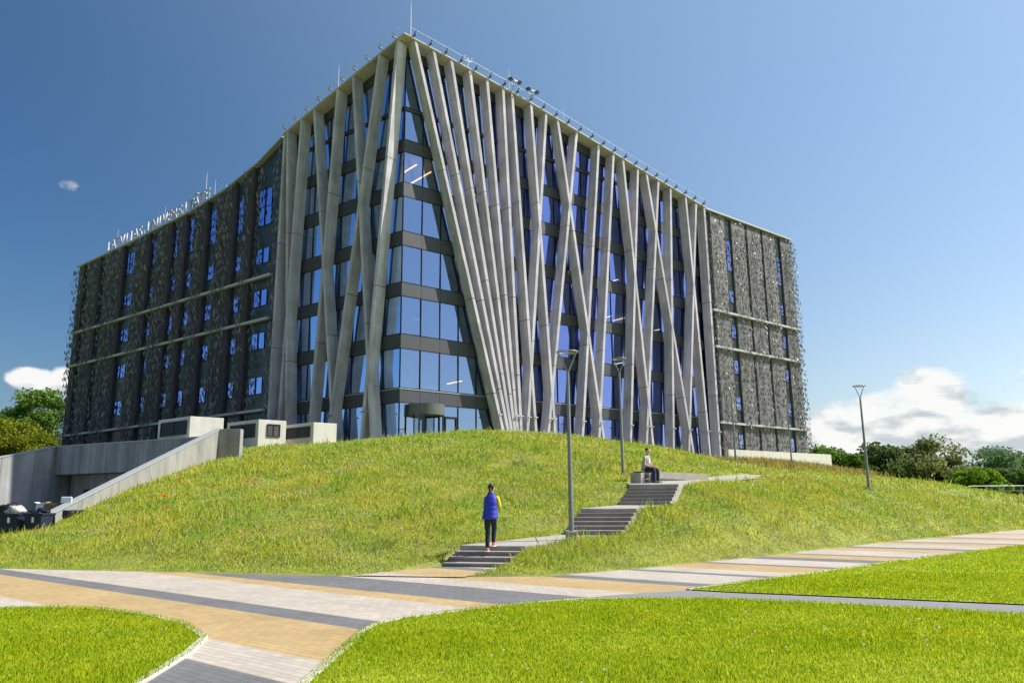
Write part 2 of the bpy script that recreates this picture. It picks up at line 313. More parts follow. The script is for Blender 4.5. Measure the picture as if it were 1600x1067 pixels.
class MB:
    """collects shapes, then links them as ONE mesh object"""
    def __init__(s): s.v = []; s.f = []; s.m = []; s.sm = []
    def add(s, vs, fs, mi=0, smooth=False):
        b = len(s.v); s.v += [tuple(v) for v in vs]
        for f in fs: s.f.append([b + i for i in f]); s.m.append(mi); s.sm.append(smooth)
        return s
    def hexa(s, p, mi=0):
        """8 points: bottom ring 0-3, top ring 4-7"""
        return s.add(p, [(3, 2, 1, 0), (4, 5, 6, 7), (0, 1, 5, 4), (1, 2, 6, 5), (2, 3, 7, 6), (3, 0, 4, 7)], mi)
    def box(s, c, size, mi=0, rz=0.0):
        x, y, z = (q / 2 for q in size); ca, sa = math.cos(rz), math.sin(rz)
        pts = [(c[0] + ca * a - sa * b, c[1] + sa * a + ca * b, c[2] + d) for d in (-z, z) for a, b in ((-x, -y), (x, -y), (x, y), (-x, y))]
        return s.hexa(pts, mi)
    def quad(s, a, b, c, d, mi=0): return s.add([a, b, c, d], [(0, 1, 2, 3)], mi)
    def tube(s, pts, rad, n=8, mi=0, cap=True, smooth=True):
        pts = [Vector(p) for p in pts]
        if isinstance(rad, (int, float)): rad = [rad] * len(pts)
        vs = []
        for i, p in enumerate(pts):
            t = (pts[min(i + 1, len(pts) - 1)] - pts[max(i - 1, 0)]).normalized()
            a = t.orthogonal().normalized() if i == 0 else (pa - t * pa.dot(t)).normalized()
            pa = a; b = t.cross(a)
            vs += [p + rad[i] * (math.cos(2 * math.pi * k / n) * a + math.sin(2 * math.pi * k / n) * b) for k in range(n)]
        fs = [(i * n + k, i * n + (k + 1) % n, (i + 1) * n + (k + 1) % n, (i + 1) * n + k) for i in range(len(pts) - 1) for k in range(n)]
        s.add(vs, fs, mi, smooth)
        if cap:
            s.add(vs[:n], [tuple(range(n))[::-1]], mi); s.add(vs[-n:], [tuple(range(n))], mi)
        return s
    def lathe(s, prof, n=24, c=(0, 0, 0), mi=0, smooth=True, a0=0, a1=2 * math.pi):
        full = abs(a1 - a0 - 2 * math.pi) < 1e-6; k = n if full else n + 1
        vs = [(c[0] + r * math.cos(a0 + (a1 - a0) * j / n), c[1] + r * math.sin(a0 + (a1 - a0) * j / n), c[2] + z) for r, z in prof for j in range(k)]
        fs = []
        for i in range(len(prof) - 1):
            for j in range(n if full else n):
                j2 = (j + 1) % k if full else j + 1
                fs.append((i * k + j, i * k + j2, (i + 1) * k + j2, (i + 1) * k + j))
        return s.add(vs, fs, mi, smooth)
    def build(s, name, mats, parent=None, bevel=0.0):
        me = bpy.data.meshes.new(name); me.from_pydata(s.v, [], s.f)
        if not isinstance(mats, (list, tuple)): mats = [mats]
        for m in mats: me.materials.append(m)
        me.polygons.foreach_set('material_index', s.m); me.polygons.foreach_set('use_smooth', s.sm)
        me.update()
        o = new_obj(name, me, parent)
        if bevel > 0:
            b = o.modifiers.new('bevel', 'BEVEL'); b.width = bevel; b.segments = 2; b.limit_method = 'ANGLE'; b.angle_limit = R(40)
        return o

def soup(name, V, F, mats, parent=None, mi=None):
    """fast mesh from numpy: V (n,3), F (m,k)"""
    me = bpy.data.meshes.new(name); n, m, k = len(V), len(F), F.shape[1]
    me.vertices.add(n); me.vertices.foreach_set('co', V.astype(np.float32).ravel())
    me.loops.add(m * k); me.loops.foreach_set('vertex_index', F.astype(np.int32).ravel())
    me.polygons.add(m); me.polygons.foreach_set('loop_start', np.arange(0, m * k, k, dtype=np.int32))
    for q in (mats if isinstance(mats, (list, tuple)) else [mats]): me.materials.append(q)
    if mi is not None: me.polygons.foreach_set('material_index', mi.astype(np.int32))
    me.update(); me.validate()
    return new_obj(name, me, parent)

def in_poly(x, y, poly):
    inside = np.zeros(x.shape, bool); n = len(poly)
    for i in range(n):
        x0, y0 = poly[i]; x1, y1 = poly[(i + 1) % n]
        c = ((y0 > y) != (y1 > y))
        inside ^= c & (x < (x1 - x0) * (y - y0) / ((y1 - y0) if y1 != y0 else 1e-9) + x0)
    return inside
def flat_poly(name, poly, z, m, parent=None):
    bm = bmesh.new(); f = bm.faces.new([bm.verts.new((x, y, z)) for x, y in poly])
    if f.calc_area() and f.normal.z < 0: f.normal_flip()
    bmesh.ops.triangulate(bm, faces=bm.faces[:])
    me = bpy.data.meshes.new(name); bm.to_mesh(me); bm.free(); me.materials.append(m)
    return new_obj(name, me, parent)

# ------------------------------------------------------------------ ground and paving
tag(flat_poly('ground', [(-900, -300), (900, -300), (900, 1500), (-900, 1500)], -0.12, M['lawn_soil']), kind='structure')
tag(flat_poly('path', [(-60, -12), (70, -12), (70, 75), (-60, 60)], 0.0, M['paving']), kind='structure')

EDGE = [(-60, 36), (-25, 25.2), (-13.38, 21.2), (-9.46, 19.95), (-5.92, 18.75), (-3.64, 18.1), (-1.14, 17.5), (0.64, 17.56), (2.98, 19.3), (7.26, 23.3), (14.45, 30.7), (25.6, 40.6), (45, 57), (70, 78)]
ex, ey = np.array([p[0] for p in EDGE]), np.array([p[1] for p in EDGE])
def y_edge(x): return np.interp(x, ex, ey)

CTRL = [(x, float(y_edge(x)), 0.0) for x in (-24, -18, -13.4, -9.5, -5.9, -3.6, 0.6, 3, 7.3, 11, 14.5, 20, 25.6, 35, 45)] + [
    # crest seen against the building
    (-16.0, 44.5, 4.1), (-12.8, 46, 4.7), (-8.8, 46, 5.05), (-5.7, 45, 5.2), (-2.1, 44, 5.38), (2.1, 44, 5.2), (5.7, 45, 4.83), (9.2, 46, 4.4), (11.9, 48, 3.95),
    # plateau
    (-15.7, 48.8, 5.1), (-12.5, 49.6, 5.25), (-8, 56, 5.25), (-14, 60, 5.3), (-20, 66, 5.3), (0, 54, 5.15), (6, 58, 4.8), (12, 62, 4.3), (18, 68, 4.4), (20, 74, 4.5), (31, 79, 4.55), (25, 90, 5), (40, 95, 3),
    # slope below
    (-16.8, 29.5, 0.95), (-16.6, 37, 2.7), (-12, 30, 2.0), (-12, 38, 3.7), (-7, 24, 1.1), (-7, 31, 2.7), (-6, 38, 4.3), (-1.5, 24.2, 0.95), (0, 30, 2.3), (0.5, 37, 4.1), (5.2, 34, 2.9), (5, 39, 3.9),
    (0.2, 23.0, 0.57), (-0.6, 22.3, 0.52), (1.15, 24.1, 0.68), (-1.9, 21.6, 0.45), (1.6, 25.4, 1.05), (2.3, 26.4, 1.36), (3.2, 27.6, 1.45), (3.9, 29.2, 1.95), (4.2, 31.6, 2.3), (5.2, 33.5, 2.5), (7.6, 34.6, 2.55), (9.2, 38.2, 2.75), (11.9, 41.1, 2.9),
    (-2.3, 20.6, 0.2), (0.6, 20.2, 0.25), (-1.6, 22.3, 0.5), (1.3, 22.2, 0.62), (3.6, 23.2, 0.65), (1.3, 25, 0.95), (4.6, 25, 1.2), (1.6, 28.0, 1.75), (6, 26.8, 1.35), (2.6, 30.2, 2.35), (6.9, 29.2, 1.95),
    (4.5, 31, 2.35), (8, 33, 2.35), (10, 28, 0.95), (12.35, 40, 2.8), (8.5, 36.5, 2.75), (9.5, 41, 3.6), (14, 36, 1.75), (17.45, 39.3, 1.98), (14, 50, 3.5), (23.7, 67.7, 4.5), (18, 58, 4.1),
    # ridge on the right and the fall behind it
    (24.7, 62, 3.55), (27.8, 60, 3.05), (32.4, 58, 2.35), (34.5, 56, 1.6), (35, 52, 1.2), (40, 54, 0.3), (30, 48, 0.7), (25, 52, 2.4), (40, 70, 1.0), (33, 75, 2.5),
    (-24, 27, 0.3), (-20, 27.5, 0.45), (-30, 30, 0.3)]
cp = np.array(CTRL)
def _tps(r2): return np.where(r2 > 1e-12, 0.5 * r2 * np.log(np.maximum(r2, 1e-12)), 0)
_n = len(cp); _K = _tps(((cp[:, None, :2] - cp[None, :, :2]) ** 2).sum(2)) + np.eye(_n) * 0.25
_P = np.c_[np.ones(_n), cp[:, :2]]; _A = np.zeros((_n + 3, _n + 3)); _A[:_n, :_n] = _K; _A[:_n, _n:] = _P; _A[_n:, :_n] = _P.T
_W = np.linalg.solve(_A, np.r_[cp[:, 2], 0, 0, 0])
# stair flights: left and right foot of the first riser, travel per tread, risers, start and end height
FLIGHTS = [((-1.78, 20.2), (-0.08, 19.65), (0.12, 0.40), 4, 0.0, 0.46), ((1.45, 23.8), (3.15, 23.3), (0.14, 0.40), 6, 0.62, 1.34), ((3.57, 27.4), (5.25, 26.9), (0.145, 0.40), 6, 1.44, 2.16)]
def quad_zone(a, b, t, n0, n1):
    a, b, t = np.array(a), np.array(b), np.array(t); e = (b - a) / np.linalg.norm(b - a)
    return [tuple(a + t * n0 - e * 0.05), tuple(b + t * n0 + e * 0.05), tuple(b + t * n1 + e * 0.05), tuple(a + t * n1 - e * 0.05)]
LAND1 = [(-1.42, 21.35), (0.28, 20.8), (3.2, 23.2), (3.25, 23.42), (1.55, 23.92), (1.4, 23.75)]
LAND2 = [(2.12, 25.75), (3.85, 25.2), (5.3, 26.8), (5.35, 27.0), (3.62, 27.52), (3.5, 27.35)]
TOPP = [(4.25, 29.35), (5.95, 28.85), (6.6, 30.0), (8.9, 33.5), (10.5, 36.5), (12.9, 40.3), (12.3, 40.9), (9.6, 38.0), (8.3, 35.2), (7.6, 34.0), (5.6, 33.3), (4.4, 31.5)]
ENTRY = [(-3.6, 18.0), (-1.1, 17.35), (0.1, 19.5), (-0.05, 19.7), (-1.8, 20.25), (-1.95, 20.1)]
ZONES = [quad_zone(a, b, t, 0, n) for a, b, t, n, _, _ in FLIGHTS] + [LAND1, LAND2, TOPP, ENTRY]
def terr(x, y):
    x = np.asarray(x, float); y = np.asarray(y, float); s = x.shape; q = np.c_[x.ravel(), y.ravel()]
    z = np.empty(len(q))
    for i in range(0, len(q), 40000):
        b = q[i:i + 40000]; z[i:i + 40000] = _tps(((b[:, None] - cp[None, :, :2]) ** 2).sum(2)) @ _W[:_n] + _W[_n] + b @ _W[_n + 1:]
    z = z.reshape(s)
    d = (y - y_edge(x)) * 0.75
    z = z * np.clip(d / 1.2, 0, 1) ** 0.7 + 0.012 * np.clip(d / 0.1, 0, 1)
    return np.maximum(z, 0.0)
def land_z(x, y):
    """height of stairs, landings and upper path at a point (nan elsewhere)"""
    x = np.asarray(x, float); y = np.asarray(y, float); z = np.full(x.shape, np.nan)
    for (a, b, t, n, z0, z1), zone in zip(FLIGHTS, ZONES[:3]):
        t = np.array(t); k = ((x - (a[0] + b[0]) / 2) * t[0] + (y - (a[1] + b[1]) / 2) * t[1]) / (t @ t)
        m = in_poly(x, y, zone); z = np.where(m, z0 + (z1 - z0) * np.clip(k / n, 0, 1) - 0.05, z)
    u = np.clip((y - 21.1) / 2.6, 0, 1); z = np.where(in_poly(x, y, LAND1), 0.46 + 0.16 * u, z)
    u = np.clip((y - 25.5) / 1.8, 0, 1); z = np.where(in_poly(x, y, LAND2), 1.34 + 0.10 * u, z)
    u = np.clip((y - 29.1) / 11.0, 0, 1); z = np.where(in_poly(x, y, TOPP), 2.16 + 0.66 * u, z)
    z = np.where(in_poly(x, y, ENTRY), 0.02, z)
    return z

YARD = [(-16.85, 29.0), (-16.45, 44.2), (-18.0, 48.7), (-32.5, 56.4), (-60, 70), (-60, 30.5), (-24, 29.3)]
def build_mound():
    nx, ny = 330, 190
    xs = np.linspace(-40, 52, nx); v = np.linspace(0, 1, ny) ** 1.55
    X = np.repeat(xs[:, None], ny, 1); Y = y_edge(X) + v[None, :] * (100 - y_edge(X))
    Z = terr(X, Y)
    lz = land_z(X, Y); Z = np.where(np.isnan(lz), Z, np.minimum(Z, lz - 0.10)); Z = np.maximum(Z, -0.02)
    I = np.arange(nx * ny).reshape(nx, ny)
    F = np.stack([I[:-1, :-1], I[1:, :-1], I[1:, 1:], I[:-1, 1:]], -1).reshape(-1, 4)
    cx = X.ravel()[F].mean(1); cy = Y.ravel()[F].mean(1)
    keep = ~in_poly(cx, cy, YARD) & ~((cx < -18) & (cy > 40))
    o = soup('hill', np.c_[X.ravel(), Y.ravel(), Z.ravel()], F[keep], M['soil'])
    o.data.polygons.foreach_set('use_smooth', np.ones(keep.sum(), bool))
    tag(o, kind='structure')
build_mound()
# loading yard floor and the terrace behind it
tag(flat_poly('yard', [(-16.7, 28.8), (-16.4, 44.3), (-17.8, 49.2), (-33.2, 57.6), (-60, 72), (-60, 28), (-24, 28.2)], 0.34, M['asphalt_far']), kind='structure')
tag(flat_poly('terrace', [(-18.0, 49.0), (-17.4, 48.7), (-17.4, 75), (-60, 110), (-90, 110), (-90, 88), (-33.0, 56.9)], 5.42, M['soil']), kind='structure')

# lawns with a concrete edging
LAWN_L = [(-40, 13.4), (-12, 13.2), (-8.05, 12.95), (-7.26, 12.9), (-6.31, 12.61), (-5.31, 11.95), (-4.4, 11.06), (-3.66, 9.9), (-3.45, 8.9), (-3.31, 7.5), (-3.2, -6), (-40, -6)]
LAWN_M = [(-1.9, -6), (-1.9, 8.7), (-1.92, 10.2), (-1.85, 10.8), (-1.55, 11.4), (-0.79, 12.05), (0.1, 12.8), (1.0, 13.3), (2.0, 13.35), (3.03, 13.15), (4.8, 12.45), (6.83, 11.09), (12, 7.6), (30, -4.6), (30, -6)]
LAWN_R = [(3.05, 14.6), (5.08, 16.4), (9.7, 20.7), (16.98, 27.05), (28, 37), (50, 56), (60, 56), (60, -15), (16, 7.4), (7.53, 12.15), (5.18, 13.4), (3.8, 14.1)]
def edging(poly, i0, i1, name, label):
    """a narrow concrete edging along the polygon's border from vertex i0 to i1"""
    p = [Vector((x, y, 0)) for x, y in poly]; k = MB(); L_, Rr = [], []
    for i in range(i0, i1 + 1):
        d = ((p[min(i + 1, i1)] - p[i]).normalized() + (p[i] - p[max(i - 1, i0)]).normalized()).normalized(); nrm = Vector((-d.y, d.x, 0))
        L_.append(p[i] + nrm * 0.09); Rr.append(p[i])
    for i in range(len(L_) - 1):
        a, b, c, d = L_[i], L_[i + 1], Rr[i + 1], Rr[i]
        k.hexa([(q.x, q.y, -0.05) for q in (a, b, c, d)] + [(q.x, q.y, 0.034) for q in (a, b, c, d)])
    return tag(k.build(name, M['kerb'], bevel=0.006), kind='structure')
edging(LAWN_L[::-1], 0, 11, 'kerb', '')
edging(LAWN_M[::-1], 0, 14, 'kerb', '')
edging(LAWN_R[::-1], 2, 11, 'kerb', '')
for p in (LAWN_L, LAWN_M, LAWN_R): tag(flat_poly('lawn', p, 0.02, M['lawn_soil']), kind='structure')
tag(flat_poly('path', [(0.9, 13.4), (3.03, 13.2), (4.8, 12.5), (6.83, 11.15), (12, 7.65), (30, -4.5), (34, -2), (16, 7.35), (7.53, 12.1), (5.18, 13.35), (3.8, 14.05), (3.05, 14.55), (1.6, 13.9)], 0.005, M['grey_paving']), kind='structure')

def blades(name, poly, area_box, density, h, w, m, fy=None, groundz=0.03, lean=0.5, excl=None, kind='stuff', ground=None):
    """one mesh of many separate grass blades; density falls with distance from the viewpoint side"""
    x0, x1, y0, y1 = area_box; A = (x1 - x0) * (y1 - y0); n = int(A * density)
    x = rng.uniform(x0, x1, n); y = rng.uniform(y0, y1, n)
    k = in_poly(x, y, poly) & (np.abs(x) < 0.74 * y + 3.5)
    if fy is not None: k &= rng.random(n) < fy(y)
    if excl is not None: k &= ~excl(x, y)
    return x[k], y[k]
def blade_mesh(name, x, y, z, h, w, m, lean=0.45):
    n = len(x); a = rng.uniform(0, 2 * np.pi, n); la = rng.uniform(0, 2 * np.pi, n); ll = rng.random(n) * lean * h
    dx, dy = np.cos(a) * w / 2, np.sin(a) * w / 2
    V = np.empty((n, 4, 3))
    V[:, 0] = np.c_[x - dx, y - dy, z - 0.01]; V[:, 1] = np.c_[x + dx, y + dy, z - 0.01]
    mx, my = x + np.cos(la) * ll * 0.35, y + np.sin(la) * ll * 0.35
    V[:, 2] = np.c_[mx + dx * 0.8, my + dy * 0.8, z + h * 0.55]
    V[:, 3] = np.c_[x + np.cos(la) * ll, y + np.sin(la) * ll, z + h]
    F = np.arange(n * 4).reshape(n, 4)[:, [0, 1, 2, 3]]
    # split in two triangles so the bend is kept
    T = np.concatenate([F[:, [0, 1, 2]], F[:, [0, 2, 3]]])
    return soup(name, V.reshape(-1, 3), T, m)
def grow_lawn(polys):
    X, Y = [], []
    for poly, boxes in polys:
        for box_, dens in boxes:
            x, y = blades('', poly, box_, dens, 0, 0, None); X.append(x); Y.append(y)
    x = np.concatenate(X); y = np.concatenate(Y)
    h = rng.uniform(0.018, 0.048, len(x)) * (1 + 0.3 * np.sin(x * 1.3) * np.cos(y * 1.7)); w = rng.uniform(0.006, 0.012, len(x)) * np.clip(y / 10, 0.8, 2.6)
    tall = rng.random(len(x)) < 0.01; h = np.where(tall, h * 1.9, h)
    tag(blade_mesh('grass', x, y, np.full(len(x), 0.02), h, w, M['lawn'], 0.5), 'short bright green mown grass beside the paved path', 'grass', kind='stuff')
grow_lawn([(LAWN_L, [((-10.5, -3, 6.0, 10), 4000), ((-13, -3, 10, 13.5), 3000)]), (LAWN_M, [((-2, 10.5, 6.0, 10), 4000), ((-2, 11, 10, 13.5), 3000)]),
           (LAWN_R, [((3, 20, 7, 17), 1900), ((3, 32, 17, 27), 700), ((15, 45, 27, 50), 120)])])

def clover():
    x = rng.uniform(-9, 22, 2600); y = rng.uniform(7, 24, 2600); k = np.zeros(len(x), bool)
    for p in (LAWN_L, LAWN_M, LAWN_R): k |= in_poly(x, y, p)
    k &= (np.sin(x * 0.8 + 2) * np.sin(y * 1.1) + rng.random(len(x))) > 0.75; x, y = x[k], y[k]; n = len(x); r = rng.uniform(0.008, 0.014, n); a = rng.uniform(0, 6.28, n)
    V = np.empty((n, 4, 3))
    for i in range(4): V[:, i] = np.c_[x + r * np.cos(a + i * 1.571), y + r * np.sin(a + i * 1.571) * 0.7, 0.062 + r * 0.8 * np.sin(a + i * 1.571 + 0.6)]
    tag(soup('clover', V.reshape(-1, 3), np.arange(n * 4).reshape(-1, 4), M['print_white']), 'tiny white clover heads dotted over the mown lawns', 'flowers', kind='stuff')
clover()

def path_zone(x, y):
    m = np.zeros(x.shape, bool)
    for zq in ZONES: m |= in_poly(x, y, zq)
    return m
def grow_meadow():
    P = [(-40, 0), (60, 0), (60, 95), (-40, 95)]; X, Y, H, W = [], [], [], []
    for (box_, dens, h0, h1, w0) in (((-18, 14, 17, 24), 800, 0.05, 0.21, 0.012), ((-24, 20, 24, 32), 480, 0.07, 0.25, 0.016), ((-20, 30, 32, 41), 290, 0.09, 0.28, 0.022), ((-18, 40, 41, 50), 165, 0.10, 0.30, 0.028), ((-12, 46, 50, 72), 45, 0.12, 0.36, 0.045)):
        x, y = blades('', P, box_, dens, 0, 0, None, excl=lambda a, b: path_zone(a, b) | in_poly(a, b, YARD) | (b < y_edge(a) + 0.05))
        X.append(x); Y.append(y); H.append(rng.uniform(h0, h1, len(x))); W.append(rng.uniform(w0 * 0.7, w0 * 1.5, len(x)))
    x = np.concatenate(X); y = np.concatenate(Y); h = np.concatenate(H); w = np.concatenate(W)
    # keep the building, walls and boxes clear
    k = ((y - 55.2) > np.abs(x + 8.2) * 0.8) | ((x < -10.5) & (y > 48.3)) | ((x < -18) & (y > 34))
    x, y, h, w = x[~k], y[~k], h[~k], w[~k]
    d = (y - y_edge(x)); h = 0.85 * h * np.clip(0.35 + d * 0.4, 0.35, 1)
    h = h * (0.8 + 0.25 * np.sin(x * 0.9 + 1) * np.sin(y * 0.7) + 0.2 * np.sin(x * 2.3) * np.sin(y * 1.9 + 2))
    st = rng.random(len(x)) < 0.03; h = np.where(st, h * 1.9 + 0.06, h); w = np.where(st, w * 0.6, w)
    z = terr(x, y)
    tag(blade_mesh('meadow_grass', x, y, z, h, w, M['meadow'], 0.55), 'tall yellow-green meadow grass covering the mound', 'grass', kind='stuff')
    # small white and yellow wildflower heads
    n = len(x); s = rng.choice(n, 12000, replace=False); s = s[(np.sin(x[s] * 0.5 + 0.7) * np.cos(y[s] * 0.45) + rng.random(len(s)) * 1.3) > 0.45]
    fx, fy_, fz = x[s], y[s], z[s] + h[s] * 0.9; r = rng.uniform(0.012, 0.028, len(s)) * np.clip(fy_ / 24, 0.9, 1.9)
    V = np.empty((len(s), 4, 3)); a = rng.uniform(0, 6.28, len(s))
    for i in range(4): V[:, i] = np.c_[fx + r * np.cos(a + i * 1.571), fy_ + r * np.sin(a + i * 1.571) * 0.7, fz + r * 0.8 * np.sin(a + i * 1.571 + 0.6)]
    tag(soup('wildflowers', V.reshape(-1, 3), np.arange(len(s) * 4).reshape(-1, 4), M['flower']), 'tiny white and yellow wildflowers scattered over the meadow', 'flowers', kind='stuff')
grow_meadow()
def dry_grass():
    n = 6000; t = rng.random(n); x = 14.5 + t * 13 + rng.normal(0, 1.1, n); y = 56 + t * 8 + rng.normal(0, 2.2, n)
    h = rng.uniform(0.25, 0.7, n); tag(blade_mesh('dry_grass', x, y, terr(x, y), h, rng.uniform(0.03, 0.06, n), M['dry'], 0.5), 'reddish brown dry grass below the low pale wall', 'grass', kind='stuff')
dry_grass()

# ------------------------------------------------------------------ stairs, landings, upper path
def drape(name, poly, zf, m, thick=0.12):
    """paved slab over a polygon, following its own gentle slope"""
    bm = bmesh.new(); f = bm.faces.new([bm.verts.new((x, y, 0)) for x, y in poly]); bm.normal_update()
    if f.normal.z < 0: f.normal_flip()
    bmesh.ops.triangulate(bm, faces=bm.faces[:]); bmesh.ops.subdivide_edges(bm, edges=bm.edges[:], cuts=3, use_grid_fill=True)
    for v in bm.verts: v.co.z = zf(v.co.x, v.co.y)
    ret = bmesh.ops.extrude_face_region(bm, geom=bm.faces[:])
    for g in ret['geom']:
        if isinstance(g, bmesh.types.BMVert): pass
    low = [v for v in ret['geom'] if isinstance(v, bmesh.types.BMVert)]
    for v in low: v.co.z += 0.0
    # original faces become the underside
    for v in bm.verts:
        if v not in low: pass
    lowset = set(low)
    for v in bm.verts:
        if v not in lowset: v.co.z -= thick
    bmesh.ops.recalc_face_normals(bm, faces=bm.faces[:])
    me = bpy.data.meshes.new(name); bm.to_mesh(me); bm.free(); me.materials.append(m)
    return new_obj(name, me)
def build_stairs():
    labels = ['lowest concrete steps, four wide treads rising from the paved path', 'middle flight of concrete steps beside the nearest street lamp', 'top flight of concrete steps below the seated man']
    for (a, b, t, n, z0, z1), lb in zip(FLIGHTS, labels):
        root = thing('stairs', lb, 'stairs', (a[0], a[1], z0), group='concrete stair flights up the mound')
        a, b, t = Vector((*a, 0)), Vector((*b, 0)), Vector((*t, 0)); e = (b - a).normalized(); rise = (z1 - z0) / n
        for i in range(n):
            k = MB(); p, q = a + t * i, b + t * i; back = t * (1.08 if i < n - 1 else 0.5)
            lo = -0.35
            zz = z0 + rise * (i + 1)
            # slab with a thin shadow gap under a projecting tread
            for (z_a, z_b, f0) in ((zz - rise + (lo if i == 0 else -0.03), zz - 0.045, 0.03), (zz - 0.045, zz, 0.0)):
                fo = t.normalized() * f0
                k.hexa([tuple(v + Vector((0, 0, z_a)) - root.location) for v in (p + fo, q + fo, q + back, p + back)] + [tuple(v + Vector((0, 0, z_b)) - root.location) for v in (p + fo, q + fo, q + back, p + back)])
            k.build('step', M['step'], root, bevel=0.008)
        # side stringer in lighter concrete
        k = MB(); p = b + e * 0.004; w = e * 0.11
        f0, f1 = p - t * 0.15, p + t * (n - 0.4)
        zf0, zf1 = z0 + rise * 0.35, z1 - 0.015
        k.hexa([tuple(Vector((v.x, v.y, z)) - root.location) for v, z in ((f0, z0 - 0.4), (f0 + w, z0 - 0.4), (f1 + w, z1 - 0.6), (f1, z1 - 0.6), (f0, zf0), (f0 + w, zf0), (f1 + w, zf1), (f1, zf1))])
        k.build('side_stringer', M['path_concrete'], root)
build_stairs()
tag(drape('path', LAND1, lambda x, y: 0.46 + 0.16 * min(max((y - 21.1) / 2.6, 0), 1), M['path_concrete']), kind='structure')
tag(drape('path', LAND2, lambda x, y: 1.34 + 0.10 * min(max((y - 25.5) / 1.8, 0), 1), M['path_concrete']), kind='structure')
tag(drape('path', TOPP, lambda x, y: 2.16 + 0.66 * min(max((y - 29.1) / 11.0, 0), 1), M['path_concrete']), kind='structure')
tag(flat_poly('path', ENTRY, 0.022, M['paving']), kind='structure')

# ------------------------------------------------------------------ the building
aL, aR = R(37.750), R(39.4505)
dL = Vector((-math.cos(aL), math.sin(aL), 0)); nL = Vector((-math.sin(aL), -math.cos(aL), 0))
dR = Vector((math.cos(aR), math.sin(aR), 0)); nR = Vector((math.sin(aR), -math.cos(aR), 0))
PO = Vector((-8.22511, 55.4647, 0))
SIDE = {'L': (dL, nL), 'R': (dR, nR)}
ROOF = {'L': [(0, 37.45), (5.24, 36.19), (14.84, 33.75), (18.8, 32.1), (23.9, 30.85), (30, 30.06), (42.5, 29.4), (54.2, 29.05)],
        'R': [(0, 37.5), (4.2, 37.05), (13.1, 35.98), (27.1, 33.68), (37.6, 32.06), (54.6, 32.0)]}
def roof_z(sd, s): return float(np.interp(s, [p[0] for p in ROOF[sd]], [p[1] for p in ROOF[sd]]))
def P(sd, s, off, z):
    """point on a facade: s metres from the corner, off metres behind the outer plane"""
    d, n = SIDE[sd]; q = PO + d * s - n * off; return Vector((q.x, q.y, z))
def SH(sd, s, off, z=0.0):
    """the s (and z) at depth off of a point surveyed from the path as if it lay on the outer plane"""
    d, n = SIDE[sd]; p = PO + d * s; o = Vector((p.x, p.y, 0)); dist = o.length; v = o / dist
    t = off / (-v.dot(n)); return s + t * v.dot(d), EYE + (z - EYE) * (dist + t) / dist
def SS(sd, s, off): return SH(sd, s, off)[0]
building = thing('university_building', 'office building with slanting concrete fins round a glazed corner and steel leaf screens', 'building', PO)
def bp(k, name, m, parent=None, bevel=0.0):
    """build collected world-space shapes as a part of the building"""
    k.v = [tuple(Vector(v) - PO) for v in k.v]
    return k.build(name, m, parent or building, bevel)
def slab_box(k, sd, s0, s1, o0, o1, z0, z1, mi=0, z0b=None, z1b=None):
    """box on a facade between s0..s1, offsets o0 (outer)..o1 (inner); heights may differ at s1"""
    z0b = z0 if z0b is None else z0b; z1b = z1 if z1b is None else z1b
    pts = [P(sd, s0, o0, z0), P(sd, s1, o0, z0b), P(sd, s1, o1, z0b), P(sd, s0, o1, z0), P(sd, s0, o0, z1), P(sd, s1, o0, z1b), P(sd, s1, o1, z1b), P(sd, s0, o1, z1)]
    k.hexa(pts, mi); return k

FIN_R = [(1.21, 37.29, 10.33), (2.95, 37.15, 10.78), (4.69, 36.84, 11.03), (6.57, 36.62, 11.29), (8.36, 36.38, 11.48), (10.09, 36.1, 11.79), (11.09, 35.99, 13.38), (15.05, 35.37, 12.19), (13.26, 35.67, 15.47), (18.82, 34.78, 14.34), (16.42, 35.22, 21.32), (21.68, 34.37, 18.31), (23.68, 34.02, 20.31), (24.97, 33.91, 27.65), (27.11, 33.54, 24.37), (28.36, 33.32, 33.54), (30.16, 33.0, 26.46), (32.03, 32.67, 30.39), (34.4, 32.36, 36.02), (36.14, 32.12, 32.62), (37.46, 32.02, 37.66)]
FIN_L = [(0.91, 37.1, 3.85), (2.93, 36.54, 7.81), (6.07, 35.73, 2.56), (7.94, 35.26, 9.97), (11.01, 34.48, 6.77), (12.66, 34.13, 13.95), (14.64, 33.47, 12.6), (15.01, 33.4, 15.25)]
